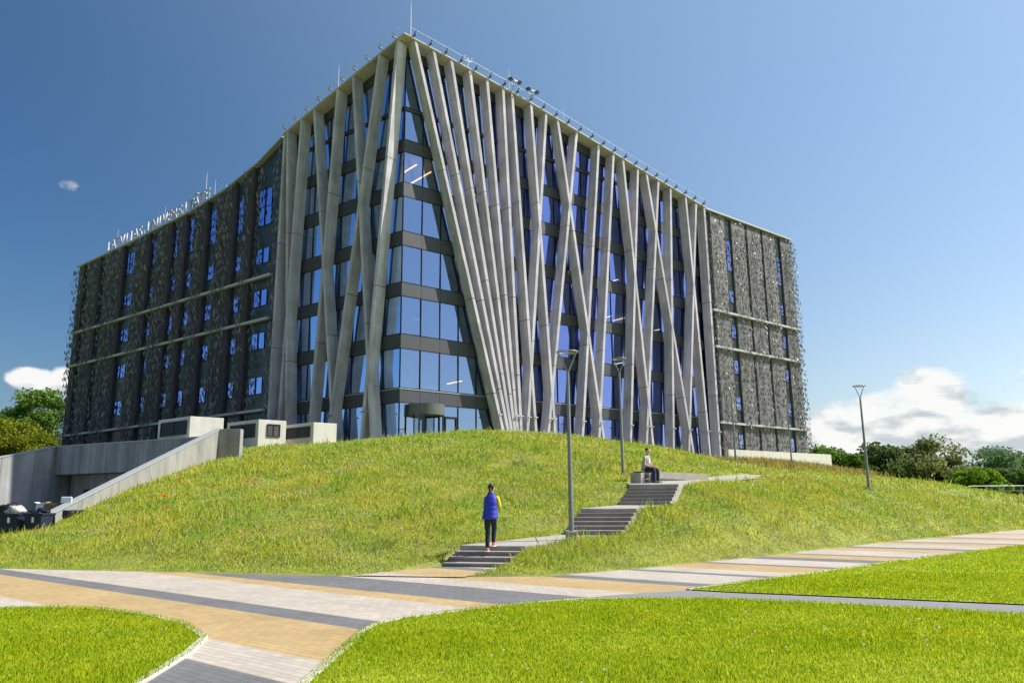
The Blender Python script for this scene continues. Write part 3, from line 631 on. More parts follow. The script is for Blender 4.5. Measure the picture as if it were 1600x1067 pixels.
def make_fins():
    ZB = 5.2
    for sd, fins in (('R', FIN_R), ('L', FIN_L)):
        for i, (st, zt, sb) in enumerate(fins):
            t = 0.27; zt = roof_z(sd, st) + 0.02; k = MB(); e = 0.0 if st < sb else 0.014
            cuts = [ZB] + sorted([zt - rz for rz in (random.uniform(9.0, 10.5), random.uniform(19, 22.5))]) + [zt]
            if (sd == 'R' and i < 6): cuts = [ZB, 10.0 + 0.9 * (i % 3 == 2) + 0.35 * i % 1, 17.3 + 1.3 * (i % 4 == 2) + 0.4 * (i // 2), 27.3 - 0.8 * (i // 2), zt]
            S = lambda z: st + (sb - st) * (zt - z) / (zt - 5.3)
            for a, b in zip(cuts[:-1], cuts[1:]):
                b2 = b - (0.05 if b < zt else 0)
                pts = []
                for z in (a, b2):
                    s1 = S(z); s0 = s1 - t
                    pts += [P(sd, s0, e, z), P(sd, s1, e, z), P(sd, s1, 0.98 - e, z), P(sd, s0, 0.98 - e, z)]
                k.hexa(pts, 0)
            # recessed core that shows as the dark joint
            pts = []
            for z in (ZB, zt - 0.02):
                s1 = S(z) - 0.035; s0 = s1 - t + 0.07
                pts += [P(sd, s0, e + 0.035, z), P(sd, s1, e + 0.035, z), P(sd, s1, 0.94 - e, z), P(sd, s0, 0.94 - e, z)]
            k.hexa(pts, 1)
            bp(k, 'concrete_fin', [M['fin'], M['joint']])
make_fins()

GO = 1.2                              # the glass stands this far behind the fins' outer plane
SC = 0.958                            # s of the glazed corner
FLOORS = [(5.5, 8.83), (9.85, 12.85), (13.9, 16.85), (17.85, 20.82), (21.9, 24.76), (25.85, 28.44), (29.4, 31.9), (32.15, 36.9)]
END = {'R': 37.6, 'L': 15.35}
def make_glazing():
    for sd in ('R', 'L'):
        n = int((END[sd] - SC) / 1.72); w = (END[sd] - SC) / n
        lights = 0
        for fi, (z0, z1) in enumerate(FLOORS):
            fr = MB(); panes = []
            for j in range(n):
                s0, s1 = SC + j * w, SC + (j + 1) * w
                t0, t1 = min(z1, roof_z(sd, s0) - 0.9), min(z1, roof_z(sd, s1) - 0.9)
                if t1 - z0 < 0.4: continue
                panes.append((s0, s1, z0, t0, t1))
            if not panes: continue
            for (s0, s1, a, t0, t1) in panes:
                mw = 0.03
                slab_box(fr, sd, s0 - mw + (mw if s0 == SC else 0), s0 + mw, GO - 0.05, GO + 0.06, a, t0)
                slab_box(fr, sd, s0 + mw, s1 - mw, GO - 0.03, GO + 0.06, a, a + 0.06)
                slab_box(fr, sd, s0 + mw, s1 - mw, GO - 0.03, GO + 0.06, t0 - 0.06, t0, 0, t1 - 0.06, t1)
            frame = bp(fr, 'ribbon_window', M['mullion'])
            for (s0, s1, a, t0, t1) in panes:
                g = MB(); j1, j2 = random.uniform(-0.009, 0.009), random.uniform(-0.012, 0.012)      # panes never sit perfectly true
                g.quad(P(sd, s0 + 0.03, GO + 0.02 - j1 - j2, a + 0.06), P(sd, s1 - 0.03, GO + 0.02 + j1 - j2, a + 0.06), P(sd, s1 - 0.03, GO + 0.02 + j1 + j2, t1 - 0.06), P(sd, s0 + 0.03, GO + 0.02 - j1 + j2, t0 - 0.06))
                bp(g, 'pane', M['glass_corner' if s0 < 9 and sd == 'R' else 'glass_deep_reflection' if sd == 'R' else 'glass'], frame)
            # spandrel band above this storey
            zt = FLOORS[fi + 1][0] if fi + 1 < len(FLOORS) else None
            sp = MB()
            for j in range(n):
                s0, s1 = SC + j * w, SC + (j + 1) * w
                b0, b1 = min(z1, roof_z(sd, s0) - 0.9), min(z1, roof_z(sd, s1) - 0.9)
                if fi + 1 < len(FLOORS): u0, u1 = min(zt, roof_z(sd, s0)), min(zt, roof_z(sd, s1))
                else: u0, u1 = roof_z(sd, s0), roof_z(sd, s1)
                if b1 <= z0 + 0.4:                    # storey cut off by the sloping roof: close it with panel
                    if roof_z(sd, s0) <= z0: continue
                    b0 = b1 = z0
                slab_box(sp, sd, s0 + 0.012, s1 - 0.012, GO - 0.02, GO + 0.25, b0, u0, 0, b1, u1)
            bp(sp, 'spandrel', M['spandrel'])
        # a thin bright line under the first floor glass
        k = MB(); slab_box(k, sd, SC - 0.03, END[sd], GO - 0.06, GO - 0.03, 9.78, 9.84); bp(k, 'flashing', M['coping'])
make_glazing()

def make_interior():
    # floor slabs, core walls and a few lit strip lights seen through the glass
    dep = 9.0
    for z in [5.3, 9.25, 13.3, 17.25, 21.25, 25.2, 28.85, 31.95]:
        for sd in ('R', 'L'):
            s1 = END[sd]
            while roof_z(sd, s1) < z + 1.2 and s1 > 3: s1 -= 1
            k = MB(); pts = [P(sd, SC + 0.3, GO + 0.28, 0), P(sd, s1, GO + 0.28, 0), P(sd, s1, dep, 0), P(sd, SC + 6.7, dep, 0)]
            if sd == 'L': pts = [P(sd, SC + 0.3, GO + 0.3, 0), P(sd, s1, GO + 0.28, 0), P(sd, s1, dep, 0), P(sd, SC + 6.7, dep, 0)]
            k.hexa([Vector((p.x, p.y, z - (0.0 if sd == 'R' else 0.006))) for p in pts] + [Vector((p.x, p.y, z + 0.4 - (0.0 if sd == 'R' else 0.006))) for p in pts]); bp(k, 'floor_slab', M['slab'])
    for sd in ('R', 'L'):
        k = MB(); slab_box(k, sd, SC + 6.8, END[sd], dep + 0.02, dep + 0.3, 5.3, 31.5); bp(k, 'core_wall', M['interior'])
        k = MB(); slab_box(k, sd, END[sd] - 0.3, END[sd] - 0.02, GO + 0.3, dep + 0.3, 5.3, 31.5); bp(k, 'core_wall', M['interior'])
    for (sd, s, z, ln, mt) in (('L', 11.24, 26.38, 2.2, 'warm_light'), ('L', 10.32, 25.9, 2.6, 'warm_light'), ('L', 10.52, 27.07, .25, 'cool_light'), ('L', 11.5, 22.34, 2.4, 'warm_light'), ('L', 9.9, 19.45, 2.4, 'warm_light'), ('L', 11.6, 18.5, 2.0, 'cool_light'),
                               ('L', 2.99, 26.3, 2.6, 'warm_light'), ('L', 2.27, 26.26, .25, 'cool_light'), ('L', 9.9, 11.6, 2.0, 'cool_light'), ('L', 11.4, 11.4, 2.2, 'cool_light'),
                               ('R', 1.3, 26.95, 3.4, 'warm_light'), ('R', 2.6, 26.7, 4.0, 'warm_light'), ('R', 6.98, 25.97, 1.5, 'warm_light'), ('R', 22.4, 18.08, 1.6, 'cool_light'), ('R', 23.4, 21.7, 1.4, 'cool_light'), ('R', 24.1, 18.15, 1.5, 'cool_light'),
                               ('R', 24.7, 21.69, 1.3, 'cool_light'), ('R', 29.0, 17.7, 1.3, 'cool_light'), ('R', 5.6, 10.6, 2.0, 'warm_light'), ('R', 23.6, 13.9, 1.5, 'cool_light')):
        s2, z2 = SH(sd, s, 2.6, z); k = MB(); slab_box(k, sd, s2, s2 + 0.13, 2.6, 2.6 + ln, z2, z2 + 0.07); bp(k, 'ceiling_light', M[mt])
    # pale sill cabinets, desks and partitions near the glass
    for fi in range(0, 6):
        z0 = FLOORS[fi][0]
        for sd, lst in (('R', ((1.6, 1.1, .35), (4.3, .9, .55), (5.6, 1.5, .3), (9.5, 1.2, .5), (16.2, 1.6, .4), (20.6, 1.0, .8), (22.8, 1.6, .35), (26, 1.0, .5), (29.6, 1.4, .4), (34, 1.2, .5))), ('L', ((2.0, 1.4, .45), (4.6, 1.0, .7), (5.9, 1.7, .4), (9.2, 1.6, .4), (12.3, 1.2, .9)))):
            k = MB()
            for (s, ln, hh) in lst:
                s += random.uniform(-.5, .5); hh *= random.uniform(.7, 1.4)
                slab_box(k, sd, s, s + ln, GO + 0.5 + random.random() * 0.8, GO + 1.9 + random.random(), z0 - 0.18, z0 - 0.1 + hh)
            bp(k, 'sill_cabinet', M['white_plastic'])
        for sd, lst in (('R', (12.2, 18.4, 27.2, 33.2)), ('L', (4.4, 8.6))):
            k = MB()
            for s in lst: slab_box(k, sd, s, s + 0.12, GO + 0.4, GO + 3.2, z0 - 0.18, FLOORS[fi][1] + 0.3)
            bp(k, 'partition', M['green_panel'])
make_interior()

def make_roof():
    # sloping overhang over the fins: soffit, thin fascia
    for sd, smax in (('R', 37.65), ('L', 15.2)):
        ss = [p[0] for p in ROOF[sd] if p[0] < smax - 0.2] + [smax]
        k = MB(); q = MB()
        for a, b in zip(ss[:-1], ss[1:]):
            za, zb = roof_z(sd, a), roof_z(sd, b)
            A0, B0 = P(sd, a, 0, za), P(sd, b, 0, zb)
            ia = SC if a == 0 else a
            Ai, Bi = P(sd, ia, GO + 0.4 if a else GO, za), P(sd, b, GO + 0.4, zb)
            lift = Vector((0, 0, 0.13))
            k.hexa([A0, B0, Bi, Ai, A0 + lift, B0 + lift, Bi + lift, Ai + lift])
        bp(k, 'roof_overhang', M['soffit'])
        # soffit panel joints
        k = MB(); s = 1.0
        while s < smax:
            z = roof_z(sd, s); slab_box(k, sd, s, s + 0.02, 0.06, GO - 0.03, z - 0.004, z + 0.01, 0); s += 2.6
        bp(k, 'soffit_joint', M['joint'])
        # thin edge trim
        k = MB()
        for a, b in zip(ss[:-1], ss[1:]):
            slab_box(k, sd, a, b, -0.05, 0.0, roof_z(sd, a) + 0.03, roof_z(sd, a) + 0.15, 0, roof_z(sd, b) + 0.03, roof_z(sd, b) + 0.15)
        bp(k, 'fascia', M['ledge'])
    # roof deck
    ring = [P('L', s, 0.5, z + 0.1) for s, z in ROOF['L']][::-1] + [P('R', s, 0.5, z + 0.1) for s, z in ROOF['R']][1:]
    far = PO + dL * 54.2 + dR * 54.6; far.z = 29.5; cen = PO + dL * 26 + dR * 26; cen.z = 30.5
    k = MB(); vs = ring + [far, cen]; n = len(ring) + 1
    k.add(vs, [(i, (i + 1) % n, n) for i in range(n)]); bp(k, 'roof', M['coping'])
make_roof()

LB = [(54.2, 51.7, 47.8, 0.9), (51.7, 51.7, 47.8, 0.9), (47.8, 47.8, 42.5, 1.0), (42.5, 42.5, 37.1, 2.5), (37.1, 37.1, 32.8, 1.3), (32.8, 32.8, 30.1, 1.3), (30.1, 30.1, 26.4, 1.4), (26.4, 26.4, 21.8, 1.5), (21.8, 21.8, 19.0, 1.5), (19.0, 19.0, 15.3, 2.95)]
WROWS = [(26.0, 29.5, True), (22.45, 23.9, False), (18.55, 20.05, False), (14.7, 16.2, False), (10.8, 12.3, False), (6.85, 8.35, False)]
def window(sd, s0, s1, z0, z1, transom):
    k = MB(); o = 0.48; f = 0.05
    slab_box(k, sd, s0, s0 + f, o - 0.03, o + 0.04, z0, z1); slab_box(k, sd, s1 - f, s1, o - 0.03, o + 0.04, z0, z1)
    slab_box(k, sd, s0 + f, s1 - f, o - 0.03, o + 0.04, z0, z0 + f); slab_box(k, sd, s0 + f, s1 - f, o - 0.03, o + 0.04, z1 - f, z1)
    zs = [z0 + f, z1 - f]
    if transom: zm = (z0 + z1) / 2; slab_box(k, sd, s0 + f, s1 - f, o - 0.03, o + 0.04, zm - f / 2, zm + f / 2); zs = [z0 + f, zm - f / 2, zm + f / 2, z1 - f]
    w = bp(k, 'window', M['mullion'])
    g = MB()
    for a, b in zip(zs[::2], zs[1::2]): g.quad(P(sd, s0 + f, o, a), P(sd, s1 - f, o, a), P(sd, s1 - f, o, b), P(sd, s0 + f, o, b))
    bp(g, 'pane', M['glass_screen'], w)

def leaf_screen(sd, s0, s1, z0, z1f, dens, o0=0.12, o1=-0.32, ztop_over=-0.3):
    """one hanging net of bent steel leaves on thin rods"""
    # leaves hang in pairs that lean together like teardrops, in staggered rows and columns
    k = 1.0 if sd == 'L' else 0.72
    cw, rw = 0.46 * k, 0.78 * k; cols = np.arange(s0, s1, cw); rows = np.arange(z0, 40, rw)
    S, Z = np.meshgrid(cols, rows, indexing='ij'); S = S + cw / 2 * (np.arange(len(rows)) % 2)[None, :]
    S, Z = S.ravel(), Z.ravel(); reps = 3; S = np.repeat(S, reps); Z = np.repeat(Z, reps); n = len(S)
    lean = np.tile(np.array([-1, 1, 0]), n // reps); keep = rng.random(n) < dens / 9.5
    s = S + lean * -0.12 * k + rng.normal(0, 0.035, n); z = Z + rng.normal(0, 0.07, n)
    zt = np.array([z1f(q) for q in s]) + ztop_over; keep &= (z < zt) & (s < s1 + 0.05)
    s, z, lean = s[keep], z[keep], lean[keep]; n = len(s)
    o = rng.uniform(o1, o0, n) * 0.9
    ln = rng.uniform(0.62, 0.98, n) * k; wd = rng.uniform(0.035, 0.07, n) * k
    d, nr = SIDE[sd]; d = np.array(d); nr = np.array(nr); up = np.array((0, 0, 1.0)); base = np.array(PO)
    c = base + s[:, None] * d - o[:, None] * nr + z[:, None] * up
    ang = lean * rng.uniform(0.18, 0.5, n) + rng.normal(0, 0.14, n); tilt = rng.normal(0, 0.28, n)
    ax = np.sin(ang)[:, None] * d + np.cos(ang)[:, None] * up + tilt[:, None] * nr; ax /= np.linalg.norm(ax, axis=1)[:, None]
    tw = rng.uniform(0, np.pi, n)
    e1 = np.cos(ang)[:, None] * d - np.sin(ang)[:, None] * up; sd_ = np.cos(tw)[:, None] * e1 + np.sin(tw)[:, None] * nr
    bow = rng.uniform(0.05, 0.16, n)[:, None] * nr
    V = np.empty((n, 6, 3)); h = ln[:, None] / 2; w = wd[:, None]
    V[:, 0] = c - ax * h; V[:, 1] = c - ax * h * 0.25 + sd_ * w + bow; V[:, 2] = c + ax * h * 0.25 + sd_ * w * 0.9 + bow
    V[:, 3] = c + ax * h; V[:, 4] = c + ax * h * 0.25 - sd_ * w * 0.9 + bow; V[:, 5] = c - ax * h * 0.25 - sd_ * w + bow
    I = np.arange(n * 6).reshape(n, 6); F = np.concatenate([I[:, [0, 1, 4, 5]], I[:, [1, 2, 3, 4]]])
    obj = soup('leaf_screen', V.reshape(-1, 3) - base, F, M['leaf_steel'], building)
    return obj

def make_screens():
    # left wing
    zb = 5.0
    k = MB()
    pts = [(15.35, 0), (18.8, 0), (23.9, 0), (30, 0), (42.5, 0), (54.0, 0)]
    for (a, _), (b, _) in zip(pts[:-1], pts[1:]): slab_box(k, 'L', a, b, 0.52, 8.0, zb, roof_z('L', a) - 0.02, 0, zb, roof_z('L', b) - 0.02)
    bp(k, 'wall', M['dark_panel'])
    edges = [51.7, 47.8, 42.5, 37.1, 32.8, 30.1, 26.4, 21.8, 19.0]
    rec = [0.9, 1.0, 2.5, 1.45, 1.35, 1.5, 1.7, 1.5, 2.9]      # width of the dark window recess to the right of each rib
    tops = [54.0] + edges
    for i, e in enumerate(edges):
        up_to = 54.0 if i == 0 else SS('L', edges[i - 1] - rec[i - 1], 0.32)
        f = SS('L', e, 0.32)
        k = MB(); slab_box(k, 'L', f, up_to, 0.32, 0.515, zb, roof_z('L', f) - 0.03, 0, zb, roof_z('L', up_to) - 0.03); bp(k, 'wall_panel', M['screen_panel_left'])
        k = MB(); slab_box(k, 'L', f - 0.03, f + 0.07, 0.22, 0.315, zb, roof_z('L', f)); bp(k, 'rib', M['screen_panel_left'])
        r0 = e - rec[i]
        cols = [(r0 + 0.05, e - 0.15)] if rec[i] < 2 else [(r0 + 0.1, (r0 + e) / 2 - 0.1), ((r0 + e) / 2 - 0.03, e - 0.35)]
        if i == 8: cols = [(16.15, 17.05), (17.15, 18.1)]
        for (a, b) in cols:
            a, b = SS('L', a, 0.48), SS('L', b, 0.48)
            for (z0, z1, tr) in WROWS[:-1]:
                if z1 > roof_z('L', f) - 0.4: z1 = roof_z('L', f) - 0.9
                if i in (0, 1) and z0 > 25: continue
                window('L', a, b, z0, z1, tr)
    # nets of leaves
    rl = lambda s: roof_z('L', s)
    for i, e in enumerate(edges[:-1]):
        nxt = edges[i + 1]
        lo, hi = nxt + 0.65, e - (rec[i] * 0.8 if rec[i] < 2 else 2.0)
        leaf_screen('L', lo, hi, 5.6, rl, 9.5)
    leaf_screen('L', 53.0, 54.1, 5.6, rl, 11, 0.3, -0.3)
    leaf_screen('L', 51.9, 53.2, 5.6, rl, 5)
    leaf_screen('L', 15.25, 16.05, 5.6, rl, 20, 0.35, -0.1)
    leaf_screen('L', 18.2, 18.75, 5.6, rl, 8, 0.5, 0.2)
    # right wing
    k = MB(); slab_box(k, 'R', 37.7, 54.4, 0.52, 8.0, 4.0, 31.9); bp(k, 'wall', M['dark_panel'])
    pan = [(38.25, 40.65), (41.95, 44.45), (44.88, 47.5), (47.93, 50.37), (51.58, 54.4)]
    pan = [(SS('R', a, 0.32), SS('R', b, 0.32)) for a, b in pan]; pan[-1] = (pan[-1][0], 54.4)
    for a, b in pan:
        k = MB(); slab_box(k, 'R', a, b, 0.32, 0.515, 4.0, 31.9); bp(k, 'wall_panel', M['screen_panel'])
    for (a, b) in ((40.72, 41.6), (44.0, 44.7), (47.0, 47.75), (50.4, 51.25)):
        for (z0, z1, tr) in WROWS: window('R', SS('R', a, 0.48), SS('R', b, 0.48), z0, z1, tr)
    rr = lambda s: 31.8
    for (a, b, dn) in ((37.75, 38.05, 12), (38.7, 40.55, 8), (42.4, 44.3, 8), (45.3, 47.3, 8), (48.3, 50.3, 8), (51.9, 53.4, 8), (53.4, 54.45, 11)):
        leaf_screen('R', a, b, 5.0, rr, dn, 0.15, -0.28)
    # pale ledges and roof coping
    for sd, s0, s1 in (('L', 15.9, 53.9), ('R', 37.9, 54.5)):
        for z in (21.05, 17.18, 9.33):
            k = MB(); slab_box(k, sd, s0, s1, -0.04, 0.30, z - 0.105, z + 0.105); bp(k, 'ledge', M['ledge'])
        ss = [p[0] for p in ROOF[sd] if s0 + 0.5 < p[0] < s1 - 1]; ss = [15.3 if sd == 'L' else 37.7] + ss + [54.2]
        k = MB()
        for a, b in zip(ss[:-1], ss[1:]): slab_box(k, sd, a, b, 0.05, 0.9, roof_z(sd, a) - 0.01, roof_z(sd, a) + 0.17, 0, roof_z(sd, b) - 0.01, roof_z(sd, b) + 0.17)
        bp(k, 'roof_coping', M['coping'])
    # hidden rear walls close the volume
    k = MB(); A, B = P('L', 54.0, 0.8, 0), P('R', 54.4, 0.8, 0); Cc = PO + dL * 54.0 + dR * 54.4
    for a, b in ((A, Cc), (B, Cc)):
        k.quad(Vector((a.x, a.y, 0)), Vector((b.x, b.y, 0)), Vector((b.x, b.y, 29.4)), Vector((a.x, a.y, 29.0 if a is A else 31.8)))
    bp(k, 'rear_wall', M['dark_panel'])
make_screens()

def make_small_fittings():
    # bracket floodlights low on the fins
    def bracket(sd, s, z, k=None):
        k = MB(); c = P(sd, s, -0.1, z); d, n = SIDE[sd]
        k.tube([P(sd, s, 0.05, z), P(sd, s, -0.12, z)], 0.03, 8)
        k.tube([P(sd, s - 0.13, -0.14, z - 0.02), P(sd, s + 0.13, -0.14, z - 0.02)], 0.055, 10)
        bp(k, 'floodlight', M['lamp_ring'])
    for (st, zt, sb) in FIN_R[:1] + FIN_R[4:8] + FIN_R[8:]:
        z = 8.3; s = st + (sb - st) * (zt - z) / (zt - 5.3); bracket('R', s - 0.13, z)
    for (st, zt, sb) in FIN_L:
        z = 8.2; s = st + (sb - st) * (zt - z) / (zt - 5.3); bracket('L', s - 0.13, z)
    # revolving door in the glazed corner
    cs, rad = 3.15, 1.35; c = P('R', cs, GO - 0.15, 5.5); cc = (c.x, c.y, 0)
    k = MB(); k.lathe([(rad + 0.06, 7.92), (rad + 0.06, 8.72)], 48, cc); k.lathe([(rad + 0.06, 8.72), (0.02, 8.74)], 48, cc); k.lathe([(0.02, 7.92), (rad + 0.06, 7.92)], 48, cc)
    drum = bp(k, 'revolving_door', M['drum'])
    a0 = math.atan2(nR.y, nR.x)
    for da in (-1.25, -0.62, 0.62, 1.25):
        k = MB(); a = a0 + da; k.tube([(c.x + rad * math.cos(a), c.y + rad * math.sin(a), 5.5), (c.x + rad * math.cos(a), c.y + rad * math.sin(a), 7.95)], 0.05, 6); bp(k, 'post', M['mullion'], drum)
    for s0, s1 in ((-1.25, -0.62), (0.62, 1.25)):
        k = MB(); k.lathe([(rad - 0.01, 5.5), (rad - 0.01, 7.9)], 10, cc, a0=a0 + s0, a1=a0 + s1); bp(k, 'curved_pane', M['door_glass'], drum)
    for j in range(3):
        a = a0 + 0.35 + j * 2.094; k = MB(); q = Vector((math.cos(a), math.sin(a), 0)); ct = Vector((c.x, c.y, 0)); w = Vector((-q.y, q.x, 0)) * 0.03
        for z0, z1, r0, r1 in ((5.5, 7.85, 0.02, 0.09), (5.5, 7.85, rad - 0.12, rad - 0.05), (5.5, 5.65, 0.09, rad - 0.12), (7.72, 7.85, 0.09, rad - 0.12)):
            pts = [ct + q * r0 - w, ct + q * r1 - w, ct + q * r1 + w, ct + q * r0 + w]
            k.hexa([Vector((p.x, p.y, z0)) for p in pts] + [Vector((p.x, p.y, z1)) for p in pts])
        bp(k, 'door_leaf', M['mullion'], drum)
    # plain door beside it
    k = MB(); slab_box(k, 'R', 4.95, 5.05, GO - 0.08, GO + 0.05, 5.5, 8.0); slab_box(k, 'R', 5.95, 6.08, GO - 0.08, GO + 0.05, 5.5, 8.0); slab_box(k, 'R', 5.05, 5.95, GO - 0.08, GO + 0.05, 7.85, 8.0)
    bp(k, 'side_door', M['mullion'])
make_small_fittings()

# roof rail with brackets, lightning rods, sign letters
def make_rail():
    for sd, smax, n, lb in (('R', 37.7, 25, 'thin white safety rail along the right eave, on short dark brackets'), ('L', 15.2, 10, 'thin white safety rail along the left eave, on short dark brackets')):
        root = thing('roof_rail', lb, 'rail', PO, group='safety rails along the roof edge')
        pts = [P(sd, s, -0.34, roof_z(sd, s) + 0.62) for s in np.linspace(0.35, smax, 40)]
        k = MB(); k.tube(pts, 0.024, 6); k.v = [tuple(Vector(v) - PO) for v in k.v]; k.build('rail', M['white_metal'], root)
        for s in np.linspace(0.9, smax - 0.6, n):
            z = roof_z(sd, s); k = MB()
            k.tube([P(sd, s, 0.15, z + 0.2), P(sd, s, -0.34, z + 0.6)], 0.035, 6); d = 0.16
            slab_box(k, sd, s - 0.06, s + 0.06, -0.36, 0.05, z + 0.25, z + 0.34)
            k.v = [tuple(Vector(v) - PO) for v in k.v]; k.build('bracket', M['dark_metal'], root)
make_rail()
def rods():
    def rod(p, h, label, r=0.035):
        k = MB(); k.tube([(0, 0, 0), (0, 0, h * 0.6), (0, 0, h)], [r, r * 0.8, r * 0.35], 6)
        k.box((0, 0, 0.08), (0.35, 0.35, 0.16))
        o = k.build('lightning_rod', M['white_metal']); o.location = p; tag(o, label, 'lightning rod', 'lightning rods on the roof')
    def at(sd, s, off, z): s2, z2 = SH(sd, s, off, z); return P(sd, s2, off, z2), z2
    for sd, s, off, zt, base, lb, r in (('R', 0.6, 1.2, 40.67, 37.6, 'tall lightning rod on the highest corner of the roof', 0.05), ('L', 7.73, 0.9, 37.75, 35.6, 'lightning rod behind the middle of the left eave rail', 0.035),
            ('R', 10.58, 1.0, 38.49, 36.3, 'lightning rod just left of the paired roof floodlights', 0.035), ('R', 17.0, 1.0, 37.2, 35.2, 'faint lightning rod right of the paired roof floodlights', 0.02),
            ('L', 27.1, 2.5, 33.45, 30.3, 'lightning rod at the right end of the roof letters, the taller of two', 0.045), ('L', 25.5, 2.0, 32.35, 30.5, 'lightning rod beside the dark rooftop drum, the shorter of two', 0.035),
            ('L', 34.6, 2.0, 31.86, 29.9, 'lightning rod rising behind the middle of the roof letters', 0.025), ('L', 44.5, 2.0, 31.6, 29.4, 'lightning rod rising behind the left part of the roof letters', 0.025)):
        p, z2 = at(sd, s, off, zt); rod(Vector((p.x, p.y, base)), z2 - base, lb, r)
    # weather mast
    k = MB(); k.tube([(0, 0, 0), (0, 0, 1.5)], 0.035, 6); k.tube([(-0.35, 0, 1.15), (0.35, 0, 1.15)], 0.025, 6)
    for x in (-0.35, 0.35): k.tube([(x, 0, 1.15), (x, 0, 1.45)], 0.02, 6); k.lathe([(0.0, 1.42), (0.09, 1.46), (0.09, 1.52), (0, 1.56)], 8, (x, 0, 0))
    o = k.build('weather_mast', M['steel']); o.location = P('R', 6.7, 0.7, 36.9); o.rotation_euler = (0, 0, aR); tag(o, 'small weather mast with a cross arm behind the right eave rail', 'mast')
    # paired floodlights clamped on the rail
    for s, lb in ((10.9, 'left one of the two grey double floodlights on the roof rail'), (12.9, 'right one of the two grey double floodlights on the roof rail')):
        root = thing('roof_floodlight', lb, 'floodlight', P('R', s, -0.25, roof_z('R', s) + 0.55), aR, 'double floodlights on the roof rail')
        k = MB(); k.tube([(0, 0.1, -0.3), (0, 0, 0), (0.0, -0.1, 0.55)], 0.05, 6); k.tube([(-0.5, -0.1, 0.5), (0.55, -0.1, 0.5)], 0.045, 6); k.build('bracket', M['steel'], root)
        for x, t in ((-0.45, 0.4), (0.5, -0.35)):
            k = MB(); k.box((x, -0.2, 0.42), (0.32, 0.42, 0.2), 0, t); k.build('lamp_head', M['dark_metal'], root, bevel=0.02)
    # dark rounded drum on the roof
    k = MB(); k.lathe([(2.1, 0), (2.1, 0.75), (1.9, 1.05), (1.3, 1.25), (0.02, 1.3)], 40); o = k.build('rooftop_drum', M['spandrel']); o.location = P('L', SS('L', 24.8, 2.6), 2.6, 30.0); tag(o, 'low dark drum on the roof at the right end of the letters', 'roof unit')
rods()

def roof_sign():
    text = 'LATVIJAS UNIVERSITĀTE'; s0, s1 = 47.5, 26.8; H = 1.28
    root = thing('roof_sign', 'white standing letters reading LATVIJAS UNIVERSITĀTE along the left roof edge', 'sign', PO)
    adv = (s0 - s1) / len(text)
    for i, ch in enumerate(text):
        if ch == ' ': continue
        cu = bpy.data.curves.new('letter', 'FONT'); cu.body = 'A' if ch == 'Ā' else ch; cu.size = H / 0.73; cu.extrude = 0.06; cu.offset = 0.012; cu.align_x = 'CENTER'
        tmp = bpy.data.objects.new('letter_curve', cu); COL.objects.link(tmp)
        bpy.context.view_layer.update()
        me = bpy.data.meshes.new_from_object(tmp.evaluated_get(bpy.context.evaluated_depsgraph_get())); bpy.data.objects.remove(tmp); bpy.data.curves.remove(cu)
        me.name = 'letter'
        if ch == 'Ā':
            bm = bmesh.new(); bm.from_mesh(me); r = bmesh.ops.create_cube(bm, size=1.0)
            for v in r['verts']: v.co = Vector((v.co.x * 0.62, v.co.y * 0.14 + H * 1.13, v.co.z * 0.26))
            bm.to_mesh(me); bm.free()
        me.materials.clear(); me.materials.append(M['letter_metal'])
        o = new_obj('letter', me, root); s = s0 - adv * (i + 0.5); z = roof_z('L', s) + 0.28
        q = P('L', s, 0.3, z) - PO
        xax = -dL; zax = nL; yax = Vector((0, 0, 1))
        Mx = Matrix((xax, yax, zax)).transposed().to_4x4(); Mx.translation = q; o.matrix_local = Mx
    k = MB()
    for zo in (0.22,):
        pts = [P('L', s, 0.42, roof_z('L', s) + zo) for s in np.linspace(s1 + 0.1, s0 - 0.1, 20)]; k.tube(pts, 0.04, 6)
    for s in np.linspace(s1 + 0.3, s0 - 0.3, 14): k.tube([P('L', s, 0.42, roof_z('L', s) + 0.0), P('L', s, 0.42, roof_z('L', s) + 0.9)], 0.025, 5)
    k.v = [tuple(Vector(v) - PO) for v in k.v]; k.build('support_frame', M['white_metal'], root)
roof_sign()

# ------------------------------------------------------------------ loading yard walls, vents, bins
def prism_wall(name, label, pts_top, zbot, thick_dir, m, coping=True, cat='wall', panels=2.6):
    """wall following a polyline; pts_top = (x,y,z_top)"""
    root = thing(name, label, cat, pts_top[0]); o = Vector(pts_top[0]); td = Vector(thick_dir)
    k = MB(); c = MB()
    for a, b in zip(pts_top[:-1], pts_top[1:]):
        a, b = Vector(a), Vector(b); n = max(1, int((b - a).length / panels))
        for i in range(n):
            p, q = a + (b - a) * (i / n), a + (b - a) * ((i + 1) / n); g = (q - p).normalized() * 0.012
            p2, q2 = p + g, q - g
            k.hexa([Vector((v.x, v.y, zbot)) - o for v in (p2, q2, q2 + td, p2 + td)] + [v - o for v in (p2, q2, q2 + td, p2 + td)])
        kin = td.normalized() * 0.015
        k.hexa([Vector((v.x, v.y, zbot)) - o for v in (a + kin, b + kin, b + td - kin, a + td - kin)] + [v - o - Vector((0, 0, 0.01)) for v in (a + kin, b + kin, b + td - kin, a + td - kin)], 1)
        out = td.normalized() * 0.04; up0, up1 = Vector((0, 0, 0.004)), Vector((0, 0, 0.08))
        c.hexa([v - o + up0 for v in (a - out, b - out, b + td + out, a + td + out)] + [v - o + up1 for v in (a - out, b - out, b + td + out, a + td + out)])
    k.build('wall_body', [m, M['joint']], root)
    if coping: c.build('coping', M['coping'], root)
    return root
